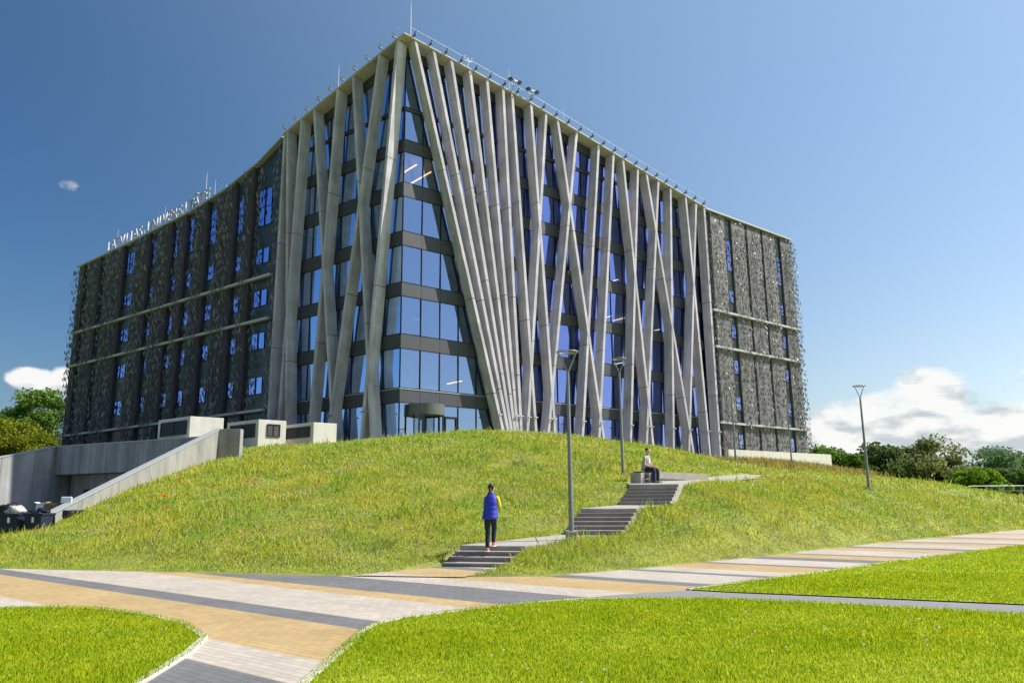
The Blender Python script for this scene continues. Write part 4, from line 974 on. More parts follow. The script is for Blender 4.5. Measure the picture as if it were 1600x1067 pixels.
prism_wall('wing_wall', 'sloping concrete wing wall rising up the left side of the grass mound', [(-16.85, 28.6, 1.08), (-16.4, 44.2, 5.72)], -0.2, (-0.2, 0, 0), M['concrete'])
k = MB(); k.hexa([(-16.4, 44.0, 3.0), (-15.2, 44.0, 3.0), (-15.2, 44.5, 3.0), (-16.4, 44.5, 3.0), (-16.4, 44.0, 5.74), (-15.2, 44.0, 5.74), (-15.2, 44.5, 5.74), (-16.4, 44.5, 5.74)])
tag(k.build('end_pier', M['concrete'], bevel=0.01), 'short concrete pier closing the top of the sloping wing wall', 'wall')
prism_wall('side_wall', 'sloping concrete wall on the far left side of the bin yard', [(-31.9, 59.0, 5.72), (-32.6, 56.3, 5.72), (-33.9, 52.6, 4.8), (-37, 43, 2.3)], -0.2, (-0.32, 0.1, 0), M['yard_concrete'])
def back_wall():
    a, b = Vector((-17.6, 48.5, 0)), Vector((-32.5, 56.4, 0)); d = (b - a).normalized(); n = Vector((-d.y, d.x, 0))
    if n.y < 0: n = -n
    root = thing('retaining_wall', 'long concrete retaining wall behind the bin yard with an overhanging upper part', 'wall', a)
    def hx(k, p, q, o0, o1, z0, z1): k.hexa([Vector((v.x, v.y, z)) - a for z in (z0, z1) for v in (p + n * o0, q + n * o0, q + n * o1, p + n * o1)])
    L_ = (b - a).length; k = MB(); m = 6
    for i in range(m): hx(k, a + d * (L_ * i / m + 0.012), a + d * (L_ * (i + 1) / m - 0.012), 0, 1.0, 3.8, 5.74)
    k.build('upper_wall', M['yard_concrete'], root)
    k = MB(); hx(k, a, b, 1.3, 1.6, 0.2, 3.8); k.build('lower_wall', M['yard_concrete'], root)
    k = MB(); hx(k, a, b, -0.05, 0.4, 5.744, 5.82); k.build('coping', M['coping'], root)
    for s, w in ((14.3, 0.95), (12.2, 1.5)):
        k = MB(); hx(k, a + d * s, a + d * (s + w), 1.24, 1.297, 0.34, 2.75); dd = k.build('door', M['door_dark'], root)
        k = MB(); hx(k, a + d * (s + 0.12), a + d * (s + 0.2), 1.18, 1.24, 1.3, 1.42); k.build('handle', M['steel'], dd)
back_wall()
def vent_box(c, zt, zb, ll, lr, label, louvre_right):
    root = thing('vent_housing', label, 'vent', (c[0], c[1], zb), group='concrete vent housings on the terrace')
    c = Vector((*c, 0)); o = Vector((c.x, c.y, zb))
    k = MB(); q = [c, c + dR * lr, c + dR * lr + dL * ll, c + dL * ll]
    k.hexa([Vector((v.x, v.y, zb - 0.6)) - o for v in q] + [Vector((v.x, v.y, zt)) - o for v in q]); k.build('housing', M['vent_concrete'], root, bevel=0.02)
    def louv(p, d, n, w, z0, z1):
        k = MB(); f = 0.06
        k.hexa([p + n * a + d * s + Vector((0, 0, z)) - o for z in (z0, z1) for a, s in ((0.012, 0), (0.012, w), (0.004, w), (0.004, 0))])
        nn = int((z1 - z0) / 0.11)
        for i in range(nn):
            z = z0 + (i + 0.5) * (z1 - z0) / nn
            k.hexa([p + n * a + d * s + Vector((0, 0, zz)) - o for zz, a0 in ((z - 0.035, 0.045), (z + 0.03, 0.02)) for a, s in ((a0, f), (a0, w - f), (0.013, w - f), (0.013, f))])
        for (s0, s1, za, zb2) in ((0, f, z0, z1), (w - f, w, z0, z1), (f, w - f, z0, z0 + f), (f, w - f, z1 - f, z1), (w / 2 - f / 2, w / 2 + f / 2, z0 + f, z1 - f)):
            k.hexa([p + n * a + d * s + Vector((0, 0, z)) - o for z in (za, zb2) for a, s in ((0.06, s0), (0.06, s1), (0.013, s1), (0.013, s0))])
        k.build('louvre', M['louvre'], root)
    z0, z1 = zb + (zt - zb) * 0.38, zt - 0.22
    louv(c + dL * 0.3, dL, nL, ll - 0.7, z0, z1)
    if louvre_right: louv(c + dR * 0.55, dR, nR, lr - 0.95, zt - 1.05, zt - 0.25)
vent_box((-21.1, 51.4), 7.3, 5.42, 4.0, 2.2, 'leftmost concrete vent housing, standing on the retaining wall', False)
vent_box((-15.7, 48.6), 6.75, 5.0, 3.4, 1.8, 'middle concrete vent housing, with louvres on two sides', True)
vent_box((-12.5, 49.4), 6.62, 5.15, 3.2, 1.6, 'rightmost concrete vent housing, half hidden by the middle one', False)
k = MB(); a, b = Vector((18.9, 69.6, 0)), Vector((31.8, 79.4, 0)); e = (b - a).normalized(); nn = Vector((e.y, -e.x, 0))
root = thing('low_wall', 'low pale concrete wall at the foot of the right leaf screen', 'wall', (a.x, a.y, 4.5))
for i in range(5):
    for z0, z1 in ((3.8, 5.3), (5.31, 5.98)):
        p, q = a + e * (i * 3.24 + 0.01), a + e * ((i + 1) * 3.24 - 0.01)
        k.hexa([Vector((v.x - a.x, v.y - a.y, z - 4.5)) for z in (z0, z1) for v in (p, q, q - nn * 0.3, p - nn * 0.3)])
k.build('wall_body', M['vent_concrete'], root)

def wheelie_bin(x, y, rz, label, fill):
    root = thing('wheelie_bin', label, 'bin', (x, y, 0.34), rz, 'dark blue waste bins in the yard')
    k = MB(); w0, w1, d0, d1, h = 0.25, 0.31, 0.26, 0.36, 0.98
    k.hexa([(-w0, -d0, 0.08), (w0, -d0, 0.08), (w0, d0, 0.08), (-w0, d0, 0.08), (-w1, -d1, h), (w1, -d1, h), (w1, d1, h), (-w1, d1, h)])
    k.build('body', M['bin'], root, bevel=0.03)
    k = MB()
    for (cx, cy, sx, sy) in ((0, -d1 - 0.01, 2 * w1 + 0.08, 0.05), (0, d1 + 0.01, 2 * w1 + 0.08, 0.05), (-w1 - 0.01, 0, 0.05, 2 * d1 - 0.03), (w1 + 0.01, 0, 0.05, 2 * d1 - 0.03)): k.box((cx, cy, h), (sx, sy, 0.07))
    k.build('rim', M['bin'], root, bevel=0.01)
    for s in (-1, 1):
        k = MB(); k.tube([(s * 0.27 - 0.03, 0.3, 0.1), (s * 0.27 + 0.03, 0.3, 0.1)], 0.1, 14); k.build('wheel', M['bag'], root)
    k = MB(); k.hexa([(-0.3, 0.36, h + 0.02), (0.3, 0.36, h + 0.02), (0.3, 0.42, h + 0.02), (-0.3, 0.42, h + 0.02), (-0.3, 0.44, h - 0.55), (0.3, 0.44, h - 0.55), (0.3, 0.48, h - 0.55), (-0.3, 0.48, h - 0.55)][4:] + [(-0.3, 0.36, h + 0.02), (0.3, 0.36, h + 0.02), (0.3, 0.42, h + 0.02), (-0.3, 0.42, h + 0.02)]); k.build('lid', M['bin'], root)
    k = MB(); k.hexa([(-0.04, -0.335, 0.7), (0.04, -0.335, 0.7), (0.04, -0.30, 0.7), (-0.04, -0.30, 0.7), (-0.04, -0.352, 0.88), (0.04, -0.352, 0.88), (0.04, -0.30, 0.88), (-0.04, -0.30, 0.88)]); k.build('sticker', M['white_plastic'], root)
    return root
def lump(name, c, size, m, label, cat, seed):
    bm = bmesh.new(); bmesh.ops.create_icosphere(bm, subdivisions=3, radius=0.5); rs = random.Random(seed)
    ph = [rs.uniform(0, 6) for _ in range(6)]
    for v in bm.verts:
        p = v.co.copy(); f = 1 + 0.16 * math.sin(p.x * 9 + ph[0]) + 0.14 * math.sin(p.y * 11 + ph[1]) + 0.12 * math.sin(p.z * 13 + ph[2] + p.x * 7)
        v.co = Vector((p.x * size[0] * f, p.y * size[1] * f, p.z * size[2] * f))
    me = bpy.data.meshes.new(name); bm.to_mesh(me); bm.free(); me.materials.append(m)
    for p in me.polygons: p.use_smooth = True
    o = new_obj(name, me); o.location = c; return tag(o, label, cat)
wheelie_bin(-17.35, 27.95, 0.1, 'dark blue bin at the very left edge, heaped with torn rubbish', 1)
wheelie_bin(-16.5, 28.0, -0.05, 'dark blue bin nearest the wing wall, heaped with black bags', 2)
wheelie_bin(-18.2, 28.3, 0.15, 'dark blue bin cut off by the left edge of the photo', 2)
lump('rubbish_heap', (-17.3, 27.95, 1.42), (0.62, 0.6, 0.42), M['rubbish'], 'torn pale rubbish heaped on the leftmost full bin', 'rubbish', 1)
lump('rubbish_bag', (-17.75, 28.2, 1.5), (0.6, 0.55, 0.4), M['bag'], 'black rubbish bag lying behind the torn pale rubbish', 'rubbish bag', 2)
lump('rubbish_bag', (-16.45, 28.05, 1.36), (0.6, 0.6, 0.28), M['bag'], 'black rubbish bag lying in the bin nearest the wing wall', 'rubbish bag', 3)
def yard_clutter():
    root = thing('waste_container', 'dark open waste container behind the bins, piled with boxes', 'container', (-16.9, 30.6, 0.34), 0.0)
    k = MB(); k.hexa([(-0.55, -0.5, 0.1), (0.6, -0.5, 0.1), (0.6, 0.5, 0.1), (-0.55, 0.5, 0.1), (-0.65, -0.6, 1.05), (0.7, -0.6, 1.05), (0.7, 0.6, 1.05), (-0.65, 0.6, 1.05)]); k.build('body', M['bag'], root, bevel=0.03)
    k = MB(); k.box((0, -0.6, 1.06), (1.4, 0.07, 0.08)); k.box((0, 0.6, 1.06), (1.4, 0.07, 0.08)); k.box((-0.66, 0, 1.06), (0.07, 1.13, 0.08)); k.box((0.7, 0, 1.06), (0.07, 1.13, 0.08)); k.build('rim', M['bin'], root)
    root.location = (-17.35, 30.6, 0.34)
    for (x, y, z, sz, m, name, lb, cat) in ((-17.85, 30.4, 1.56, (0.30, 0.3, 0.30), 'white_plastic', 'carton', 'small white carton on top of the waste container', 'box'), (-17.45, 30.4, 1.55, (0.46, 0.35, 0.27), 'cardboard', 'cardboard_box', 'brown cardboard box between the white carton and the chair back', 'box')):
        r = thing(name, lb, cat, (x, y, z - sz[2] / 2)); k = MB(); k.box((0, 0, sz[2] / 2), sz); k.build('carton_body', M[m], r, bevel=0.01)
        k = MB()
        for s in (-1, 1): k.hexa([(s * sz[0] / 2, -sz[1] / 2, sz[2] + 0.002), (s * sz[0] / 2, sz[1] / 2, sz[2] + 0.002), (s * sz[0] * 0.8, sz[1] / 2, sz[2] + 0.03), (s * sz[0] * 0.8, -sz[1] / 2, sz[2] + 0.03)] + [(s * sz[0] / 2, -sz[1] / 2, sz[2] + 0.01), (s * sz[0] / 2, sz[1] / 2, sz[2] + 0.01), (s * sz[0] * 0.8, sz[1] / 2, sz[2] + 0.04), (s * sz[0] * 0.8, -sz[1] / 2, sz[2] + 0.04)])
        k.build('flap', M[m], r)
    r = thing('broken_chair', 'broken white chair back sticking up from the waste container', 'chair', (-17.0, 30.5, 1.38))
    k = MB(); k.box((0, 0, 0.42), (0.42, 0.06, 0.27)); k.build('backrest', M['white_plastic'], r, bevel=0.04)
    k = MB(); k.tube([(-0.05, 0.02, -0.05), (-0.05, 0.02, 0.32)], 0.03, 8); k.build('back_stem', M['steel'], r)
    k = MB(); k.box((-0.25, -0.1, 0.03), (0.9, 0.4, 0.05)); k.build('panel', M['white_plastic'], r)
yard_clutter()

# ------------------------------------------------------------------ street lamps
def make_lamp():
    H = 5.19; root = thing('street_lamp', '', 'street lamp', (0, 0, 0), group='slim grey ring lamps along the path')
    k = MB(); k.tube([(0, 0, 0.15), (0, 0, 2.4), (0, 0, H - 0.62)], [0.070, 0.058, 0.042], 14); k.build('pole', M['lamp_grey'], root)
    k = MB(); k.box((0, 0, 0.0), (0.30, 0.30, 0.34)); k.build('base', M['step'], root, bevel=0.02)
    for s in (-1, 1):
        k = MB(); k.tube([(0, 0, H - 0.64), (s * 0.02, 0, H - 0.56), (s * 0.255, 0, H - 0.02)], [0.03, 0.022, 0.018], 8); k.build('arm', M['lamp_grey'], root)
    k = MB(); prof = [(0.265, H - 0.014), (0.318, H - 0.014), (0.323, H), (0.318, H + 0.014), (0.265, H + 0.014), (0.26, H), (0.265, H - 0.014)]
    k.lathe(prof, 40); k.build('lamp_ring', M['lamp_ring'], root)
    k = MB(); k.box((0, 0, H - 0.005), (0.5, 0.03, 0.025)); k.build('crossbar', M['lamp_ring'], root)
    return root
lamp = make_lamp()
for i, (x, y, z, lb) in enumerate(((1.59, 22.3, 0.60, 'nearest and tallest looking street lamp, at the foot of the middle stair flight'), (4.62, 33.55, 2.42, 'second street lamp, on the grass left of the seated man'), (17.45, 39.3, 1.95, 'street lamp alone against the clouds on the right grass slope'),
                                  (14.0, 50.0, 3.5, 'thin distant street lamp in front of the right leaf screen'), (23.7, 67.7, 4.45, 'farthest street lamp, in front of the low pale wall'))):
    o = lamp if i == 0 else copy_tree(lamp)
    o.location = (x, y, z); o.rotation_euler = (0, 0, (0.1, -0.1, 0.2, 0.5, 0.3)[i]); o['label'] = lb

# ------------------------------------------------------------------ bench, seat block
def make_bench():
    root = thing('concrete_bench', 'concrete seat block with two cubby holes, under the seated man', 'bench', (4.55, 30.55, 2.2))
    o = root.location; c = Vector((4.83, 30.2, 0)); h = 0.43; k = MB()
    d1, d2 = dL * 0.45, dR * 0.95
    # block with two openings in the long front
    def blk(s0, s1, t0, t1, z0, z1): k.hexa([c + dR * s + dL * t + Vector((0, 0, 2.2 + z)) - o for z in (z0, z1) for s, t in ((s0, t0), (s1, t0), (s1, t1), (s0, t1))])
    blk(0, 0.22, 0, 0.45, -0.1, h); blk(0.48, 0.56, 0, 0.45, -0.1, h); blk(0.86, 0.95, 0, 0.45, -0.1, h); blk(0.22, 0.48, 0, 0.45, h - 0.06, h); blk(0.56, 0.86, 0, 0.45, h - 0.06, h)
    blk(0.22, 0.48, 0, 0.45, -0.1, 0.04); blk(0.56, 0.86, 0, 0.45, -0.1, 0.04); blk(0.22, 0.48, 0.38, 0.45, 0.04, h - 0.06); blk(0.56, 0.86, 0.38, 0.45, 0.04, h - 0.06); blk(0.22, 0.48, 0, 0.45, 0.18, 0.21)
    k.build('seat_block', M['path_concrete'], root)
    k = MB()
    k.hexa([c + dR * s + dL * t + Vector((0, 0, 2.2 + z)) - o for z in (h + 0.002, h + 0.05) for s, t in ((0.15, 0.03), (0.93, 0.03), (0.93, 0.42), (0.15, 0.42))]); k.build('seat_pad', M['dark_metal'], root, bevel=0.01)
    root2 = thing('long_bench', 'long low pale concrete bench beside the upper path, right of the seated man', 'bench', (5.9, 32.4, 2.35))
    o = root2.location; a, b = Vector((5.75, 32.2, 0)), Vector((8.25, 33.9, 0)); k = MB(); bk = Vector((-0.27, 0.42, 0))
    za, zb = 2.36, 2.30
    for sh, z0, z1 in ((0.06, 0.02, 0.09), (0.0, 0.09, 0.36)):
        s = Vector((-0.27, 0.42, 0)).normalized() * sh
        k.hexa([Vector((v.x, v.y, zz)) - o for v, zz in ((a + s, za + z0), (b + s, zb + z0), (b + bk, zb + z0), (a + bk, za + z0), (a + s, za + z1), (b + s, zb + z1), (b + bk, zb + z1), (a + bk, za + z1))])
    k.build('seat', M['path_concrete'], root2, bevel=0.01)
    k = MB()
    for f in (0.12, 0.5, 0.88):
        p = a + (b - a) * f + bk * 0.5; k.box((p.x - o.x, p.y - o.y, -0.02), (0.3, 0.3, 0.13), 0, 0.6)
    k.build('foot', M['step'], root2)
make_bench()

# ------------------------------------------------------------------ people
def skin_mesh(name, chains, m, parent=None, levels=2, world=None):
    """grow a limb surface over joint chains: each chain = [(x,y,z,rx[,ry]),...]; a chain may start at an existing joint by index (chain, i)"""
    vs, es, rad, roots = [], [], [], []
    idx = {}
    for ci, (start, pts) in enumerate(chains):
        prev = idx[start] if start is not None else None
        for pi, p in enumerate(pts):
            vs.append(p[:3]); rad.append((p[3], p[4] if len(p) > 4 else p[3])); i = len(vs) - 1; idx[(ci, pi)] = i
            if prev is not None: es.append((prev, i))
            else: roots.append(i)
            prev = i
    me = bpy.data.meshes.new(name); me.from_pydata(vs, es, []); me.materials.append(m)
    o = new_obj(name, me, parent)
    sk = o.modifiers.new('skin', 'SKIN'); sk.use_smooth_shade = True
    sv = me.skin_vertices[0].data
    for i, r in enumerate(rad): sv[i].radius = r; sv[i].use_root = False
    for i in roots: sv[i].use_root = True
    sb = o.modifiers.new('subdivision', 'SUBSURF'); sb.levels = levels; sb.render_levels = levels
    return o
def hand_chains(base, wrist, fwd, side, up, scale=1.0):
    """palm and five bent fingers as short chains rooted in the palm"""
    w, f, s, u = Vector(wrist), Vector(fwd).normalized(), Vector(side).normalized(), Vector(up).normalized()
    ch = []
    palm = w + f * 0.05 * scale
    for j, (off, ln) in enumerate(((-0.030, 0.066), (-0.010, 0.078), (0.010, 0.072), (0.029, 0.056))):
        b = w + f * 0.075 * scale + s * off
        p = [palm + s * off * 0.6, b, b + f * ln * 0.5 - u * 0.008, b + f * ln * 0.85 - u * 0.03]
        ch.append((None, [(*q, 0.0105 if i < 2 else 0.0085) for i, q in enumerate(p)]))
    b = w + f * 0.03 - s * 0.028
    ch.append((None, [(*q, r) for q, r in ((w + f * 0.025, 0.013), (b - s * 0.012, 0.012), (b + f * 0.03 - s * 0.022, 0.010), (b + f * 0.05 - s * 0.02 - u * 0.012, 0.0085))]))
    return ch

def woman():
    """seen from behind, climbing: left foot lower on the steps, right foot on the landing"""
    bx, by, bz = -0.62, 20.62, 0.0
    z3 = 0.345
    H = 0.345        # tread she pushes off from
    P0 = Vector((bx, by, 0))
    def q(x, y, z, *r): return (x, y, z, *r)
    # local frame: x to the right, y forward (uphill), z from the lower foot's tread
    pel = q(0.02, 0.02, 0.92, 0.13, 0.105)
    body = [
        (None, [pel, q(0.015, 0.03, 1.05, 0.125, 0.09), q(0.015, 0.055, 1.2, 0.135, 0.1), q(0.02, 0.08, 1.34, 0.13, 0.09), q(0.02, 0.095, 1.41, 0.055, 0.055), q(0.025, 0.115, 1.47, 0.048, 0.048), q(0.028, 0.125, 1.54, 0.074, 0.086), q(0.028, 0.13, 1.60, 0.078, 0.092), q(0.028, 0.125, 1.655, 0.05, 0.06)]),
        ((0, 3), [q(-0.125, 0.11, 1.33, 0.04), q(-0.155, 0.19, 1.10, 0.035), q(-0.17, 0.33, 1.02, 0.03), q(-0.14, 0.40, 1.02, 0.03)]),
        ((0, 3), [q(0.17, 0.085, 1.34, 0.04), q(0.245, 0.10, 1.09, 0.035), q(0.20, 0.30, 1.02, 0.03), q(0.17, 0.37, 1.02, 0.03)]),
        ((0, 0), [q(-0.06, 0.0, 0.86, 0.088), q(-0.045, 0.015, 0.48, 0.058), q(-0.055, -0.03, 0.09, 0.036), q(-0.06, 0.12, 0.035, 0.028)]),
        ((0, 0), [q(0.085, 0.03, 0.86, 0.088), q(0.06, 0.25, 0.60, 0.058), q(0.045, 0.22, 0.21, 0.036), q(0.045, 0.36, 0.155, 0.028)]),
        ((0, 7), [q(0.028, 0.235, 1.585, 0.014)]), ((0, 7), [q(-0.055, 0.13, 1.585, 0.018)]), ((0, 7), [q(0.112, 0.13, 1.585, 0.018)]),
    ] + hand_chains(None, (-0.14, 0.40, 1.02), (0.2, 1, -0.2), (1, -0.2, 0), (0, 0.2, 1)) + hand_chains(None, (0.17, 0.37, 1.02), (-0.2, 1, -0.2), (-1, -0.2, 0), (0, 0.2, 1))
    root = skin_mesh('person', body, M['skin'])
    root.location = (bx, by, H); root.rotation_euler = (0, 0, R(-12))
    tag(root, 'woman in blue quilted vest and yellow sleeves climbing the lowest steps, back turned', 'person')
    # jeans
    skin_mesh('jeans', [(None, [q(0.02, 0.02, 0.98, 0.145, 0.12), q(0.02, 0.015, 0.9, 0.15, 0.125)]),
                        ((0, 1), [q(-0.062, 0.0, 0.80, 0.102), q(-0.046, 0.015, 0.48, 0.072), q(-0.055, -0.02, 0.08, 0.055)]),
                        ((0, 1), [q(0.085, 0.05, 0.80, 0.102), q(0.062, 0.25, 0.60, 0.072), q(0.045, 0.22, 0.20, 0.053)])], M['denim'], root)
    # padded vest, flared at the hip, in quilted rings
    k = MB(); n = 26; rings = []
    prof = [(0.80, 0.185, 0.155, 0.0), (0.815, 0.205, 0.172, 0.0), (0.88, 0.203, 0.168, 0.01), (0.90, 0.190, 0.158, 0.012), (0.93, 0.195, 0.163, 0.02), (0.99, 0.185, 0.155, 0.025), (1.01, 0.175, 0.147, 0.03), (1.05, 0.182, 0.152, 0.035), (1.11, 0.178, 0.150, 0.045), (1.13, 0.170, 0.143, 0.05), (1.16, 0.178, 0.148, 0.055), (1.24, 0.178, 0.146, 0.06), (1.26, 0.170, 0.138, 0.065), (1.30, 0.172, 0.136, 0.072), (1.37, 0.150, 0.115, 0.082), (1.40, 0.120, 0.10, 0.09), (1.41, 0.092, 0.088, 0.095), (1.44, 0.094, 0.088, 0.10), (1.475, 0.085, 0.080, 0.105), (1.47, 0.060, 0.06, 0.105)]
    vs = []
    for (z, a, b, yo) in prof:
        for j in range(n):
            t = 2 * math.pi * j / n; ct, st = math.cos(t), math.sin(t); wob = 1 + 0.012 * math.sin(5 * t + z * 9)
            vs.append((0.018 + a * wob * math.copysign(abs(ct) ** 0.8, ct), yo + b * wob * math.copysign(abs(st) ** 0.8, st), z))
    fs = [(i * n + j, i * n + (j + 1) % n, (i + 1) * n + (j + 1) % n, (i + 1) * n + j) for i in range(len(prof) - 1) for j in range(n)]
    k.add(vs, fs, 0, True); v = k.build('vest', M['vest'], root); v.modifiers.new('subdivision', 'SUBSURF').levels = 1
    # sleeves
    for ch in ([q(-0.11, 0.09, 1.36, 0.055), q(-0.138, 0.11, 1.31, 0.055), q(-0.155, 0.19, 1.10, 0.046), q(-0.172, 0.33, 1.02, 0.038)], [q(0.155, 0.08, 1.375, 0.066), q(0.198, 0.085, 1.31, 0.064), q(0.248, 0.10, 1.09, 0.050), q(0.202, 0.30, 1.02, 0.038)]):
        skin_mesh('sleeve', [(None, ch)], M['yellow_knit'], root)
    # hair and pony tail
    skin_mesh('hair', [(None, [q(0.028, 0.085, 1.53, 0.080, 0.075), q(0.028, 0.085, 1.585, 0.100, 0.10), q(0.028, 0.095, 1.645, 0.095, 0.098), q(0.028, 0.105, 1.70, 0.055, 0.06)]),
                       ((0, 1), [q(0.028, 0.015, 1.60, 0.028), q(0.022, -0.03, 1.54, 0.034), q(0.012, -0.055, 1.44, 0.028), q(0.006, -0.07, 1.34, 0.010)])], M['hair'], root)
    # shoes
    for x, y, z, lift in ((-0.057, -0.03, 0.0, 0.0), (0.045, 0.20, 0.115, 0.0)):
        skin_mesh('shoe', [(None, [q(x, y - 0.03, z + 0.055, 0.042, 0.045), q(x, y + 0.05, z + 0.05, 0.043, 0.043), q(x, y + 0.13, z + 0.036, 0.043, 0.03), q(x, y + 0.185, z + 0.032, 0.032, 0.024)])], M['pink_shoe'], root)
        k = MB(); k.hexa([(x - 0.042, y - 0.07, z + 0.002), (x + 0.042, y - 0.07, z + 0.002), (x + 0.045, y + 0.2, z + 0.002), (x - 0.045, y + 0.2, z + 0.002), (x - 0.042, y - 0.07, z + 0.022), (x + 0.042, y - 0.07, z + 0.022), (x + 0.045, y + 0.2, z + 0.022), (x - 0.045, y + 0.2, z + 0.022)]); k.build('sole', M['white_sole'], root, bevel=0.008)
woman()

def man():
    """seated on the block, facing right, hands resting on his knees"""
    def q(x, y, z, *r): return (x, y, z, *r)
    # local: y forward (the way he faces), x to his right, z from the ground at his feet
    S = 0.50
    body = [
        (None, [q(0, 0.0, S + 0.11, 0.13, 0.10), q(0, -0.005, S + 0.25, 0.145, 0.105), q(0, 0.03, S + 0.40, 0.165, 0.115), q(0, 0.06, S + 0.53, 0.15, 0.095), q(0, 0.085, S + 0.60, 0.062, 0.062), q(0, 0.105, S + 0.655, 0.056, 0.058), q(0, 0.125, S + 0.72, 0.076, 0.088), q(0, 0.13, S + 0.78, 0.08, 0.096), q(0, 0.12, S + 0.84, 0.055, 0.065)]),
        ((0, 3), [q(-0.20, 0.06, S + 0.52, 0.062), q(-0.25, 0.10, S + 0.24, 0.046), q(-0.20, 0.30, S + 0.17, 0.034), q(-0.185, 0.37, S + 0.155, 0.033)]),
        ((0, 3), [q(0.20, 0.06, S + 0.52, 0.062), q(0.26, 0.08, S + 0.24, 0.046), q(0.21, 0.27, S + 0.17, 0.034), q(0.19, 0.34, S + 0.155, 0.033)]),
        ((0, 0), [q(-0.11, 0.10, S + 0.07, 0.075), q(-0.16, 0.44, S + 0.04, 0.06), q(-0.13, 0.42, 0.09, 0.042), q(-0.13, 0.55, 0.04, 0.03)]),
        ((0, 0), [q(0.11, 0.10, S + 0.07, 0.075), q(0.17, 0.43, S + 0.04, 0.06), q(0.14, 0.36, 0.09, 0.042), q(0.14, 0.49, 0.04, 0.03)]),
        ((0, 7), [q(0, 0.24, S + 0.765, 0.015)]), ((0, 7), [q(-0.086, 0.12, S + 0.77, 0.02)]), ((0, 7), [q(0.086, 0.12, S + 0.77, 0.02)]),
        ((0, 6), [q(0, 0.205, S + 0.685, 0.03)]),
    ] + hand_chains(None, (-0.185, 0.37, S + 0.155), (0.25, 1, -0.25), (1, -0.2, 0), (0, 0.3, 1)) + hand_chains(None, (0.19, 0.34, S + 0.155), (-0.25, 1, -0.25), (-1, -0.2, 0), (0, 0.3, 1))
    root = skin_mesh('person', body, M['skin'])
    root.location = (5.10, 30.70, 2.19); root.rotation_euler = (0, 0, R(-122))
    tag(root, 'man in grey T-shirt and dark jeans sitting on the concrete seat block', 'person')
    k = MB(); n = 24; prof = [(S + 0.03, 0.185, 0.15, 0.0), (S + 0.10, 0.19, 0.155, 0.0), (S + 0.22, 0.172, 0.135, 0.0), (S + 0.36, 0.185, 0.135, 0.03), (S + 0.47, 0.19, 0.125, 0.05), (S + 0.55, 0.165, 0.1, 0.065), (S + 0.59, 0.10, 0.08, 0.08), (S + 0.61, 0.068, 0.068, 0.088)]
    vs = []
    for (z, a, b, yo) in prof:
        for j in range(n):
            t = 2 * math.pi * j / n; vs.append((a * math.copysign(abs(math.cos(t)) ** 0.8, math.cos(t)), yo + b * math.copysign(abs(math.sin(t)) ** 0.8, math.sin(t)), z))
    k.add(vs, [(i * n + j, i * n + (j + 1) % n, (i + 1) * n + (j + 1) % n, (i + 1) * n + j) for i in range(len(prof) - 1) for j in range(n)], 0, True)
    sh = k.build('shirt', M['grey_shirt'], root); sh.modifiers.new('subdivision', 'SUBSURF').levels = 1
    k = MB(); k.hexa([(-0.06, 0.155, S + 0.30), (0.06, 0.155, S + 0.30), (0.06, 0.172, S + 0.30), (-0.06, 0.172, S + 0.30), (-0.05, 0.165, S + 0.46), (0.05, 0.165, S + 0.46), (0.05, 0.184, S + 0.46), (-0.05, 0.184, S + 0.46)]); k.build('shirt_print', M['print_white'], sh)
    for s in (-1, 1):
        skin_mesh('sleeve', [(None, [q(s * 0.16, 0.06, S + 0.535, 0.075), q(s * 0.205, 0.065, S + 0.49, 0.074), q(s * 0.235, 0.082, S + 0.36, 0.066)])], M['grey_shirt'], root)
    skin_mesh('jeans', [(None, [q(0, -0.01, S + 0.14, 0.20, 0.16), q(0, 0.03, S + 0.09, 0.20, 0.16)]),
                        ((0, 1), [q(-0.11, 0.13, S + 0.085, 0.118), q(-0.16, 0.44, S + 0.045, 0.082), q(-0.13, 0.42, 0.09, 0.062)]),
                        ((0, 1), [q(0.11, 0.13, S + 0.085, 0.118), q(0.17, 0.43, S + 0.045, 0.082), q(0.14, 0.36, 0.09, 0.062)])], M['denim'], root)
    skin_mesh('hair', [(None, [q(0, 0.065, S + 0.735, 0.08, 0.055), q(0, 0.085, S + 0.80, 0.098, 0.085), q(0, 0.115, S + 0.855, 0.092, 0.092), q(0, 0.125, S + 0.89, 0.06, 0.065)])], M['hair'], root)
    for x, y in ((-0.13, 0.42), (0.14, 0.36)):
        skin_mesh('shoe', [(None, [q(x, y - 0.045, 0.06, 0.062), q(x, y + 0.05, 0.055, 0.062, 0.058), q(x, y + 0.14, 0.045, 0.058, 0.045), q(x, y + 0.21, 0.036, 0.042, 0.032)])], M['black_shoe'], root)
    for s in (-1, 1):
        k = MB(); k.lathe([(0.0, -0.008), (0.008, 0), (0, 0.008)], 8, (s * 0.03, 0.213, S + 0.785)); k.build('eye', M['black_shoe'], root)
man()

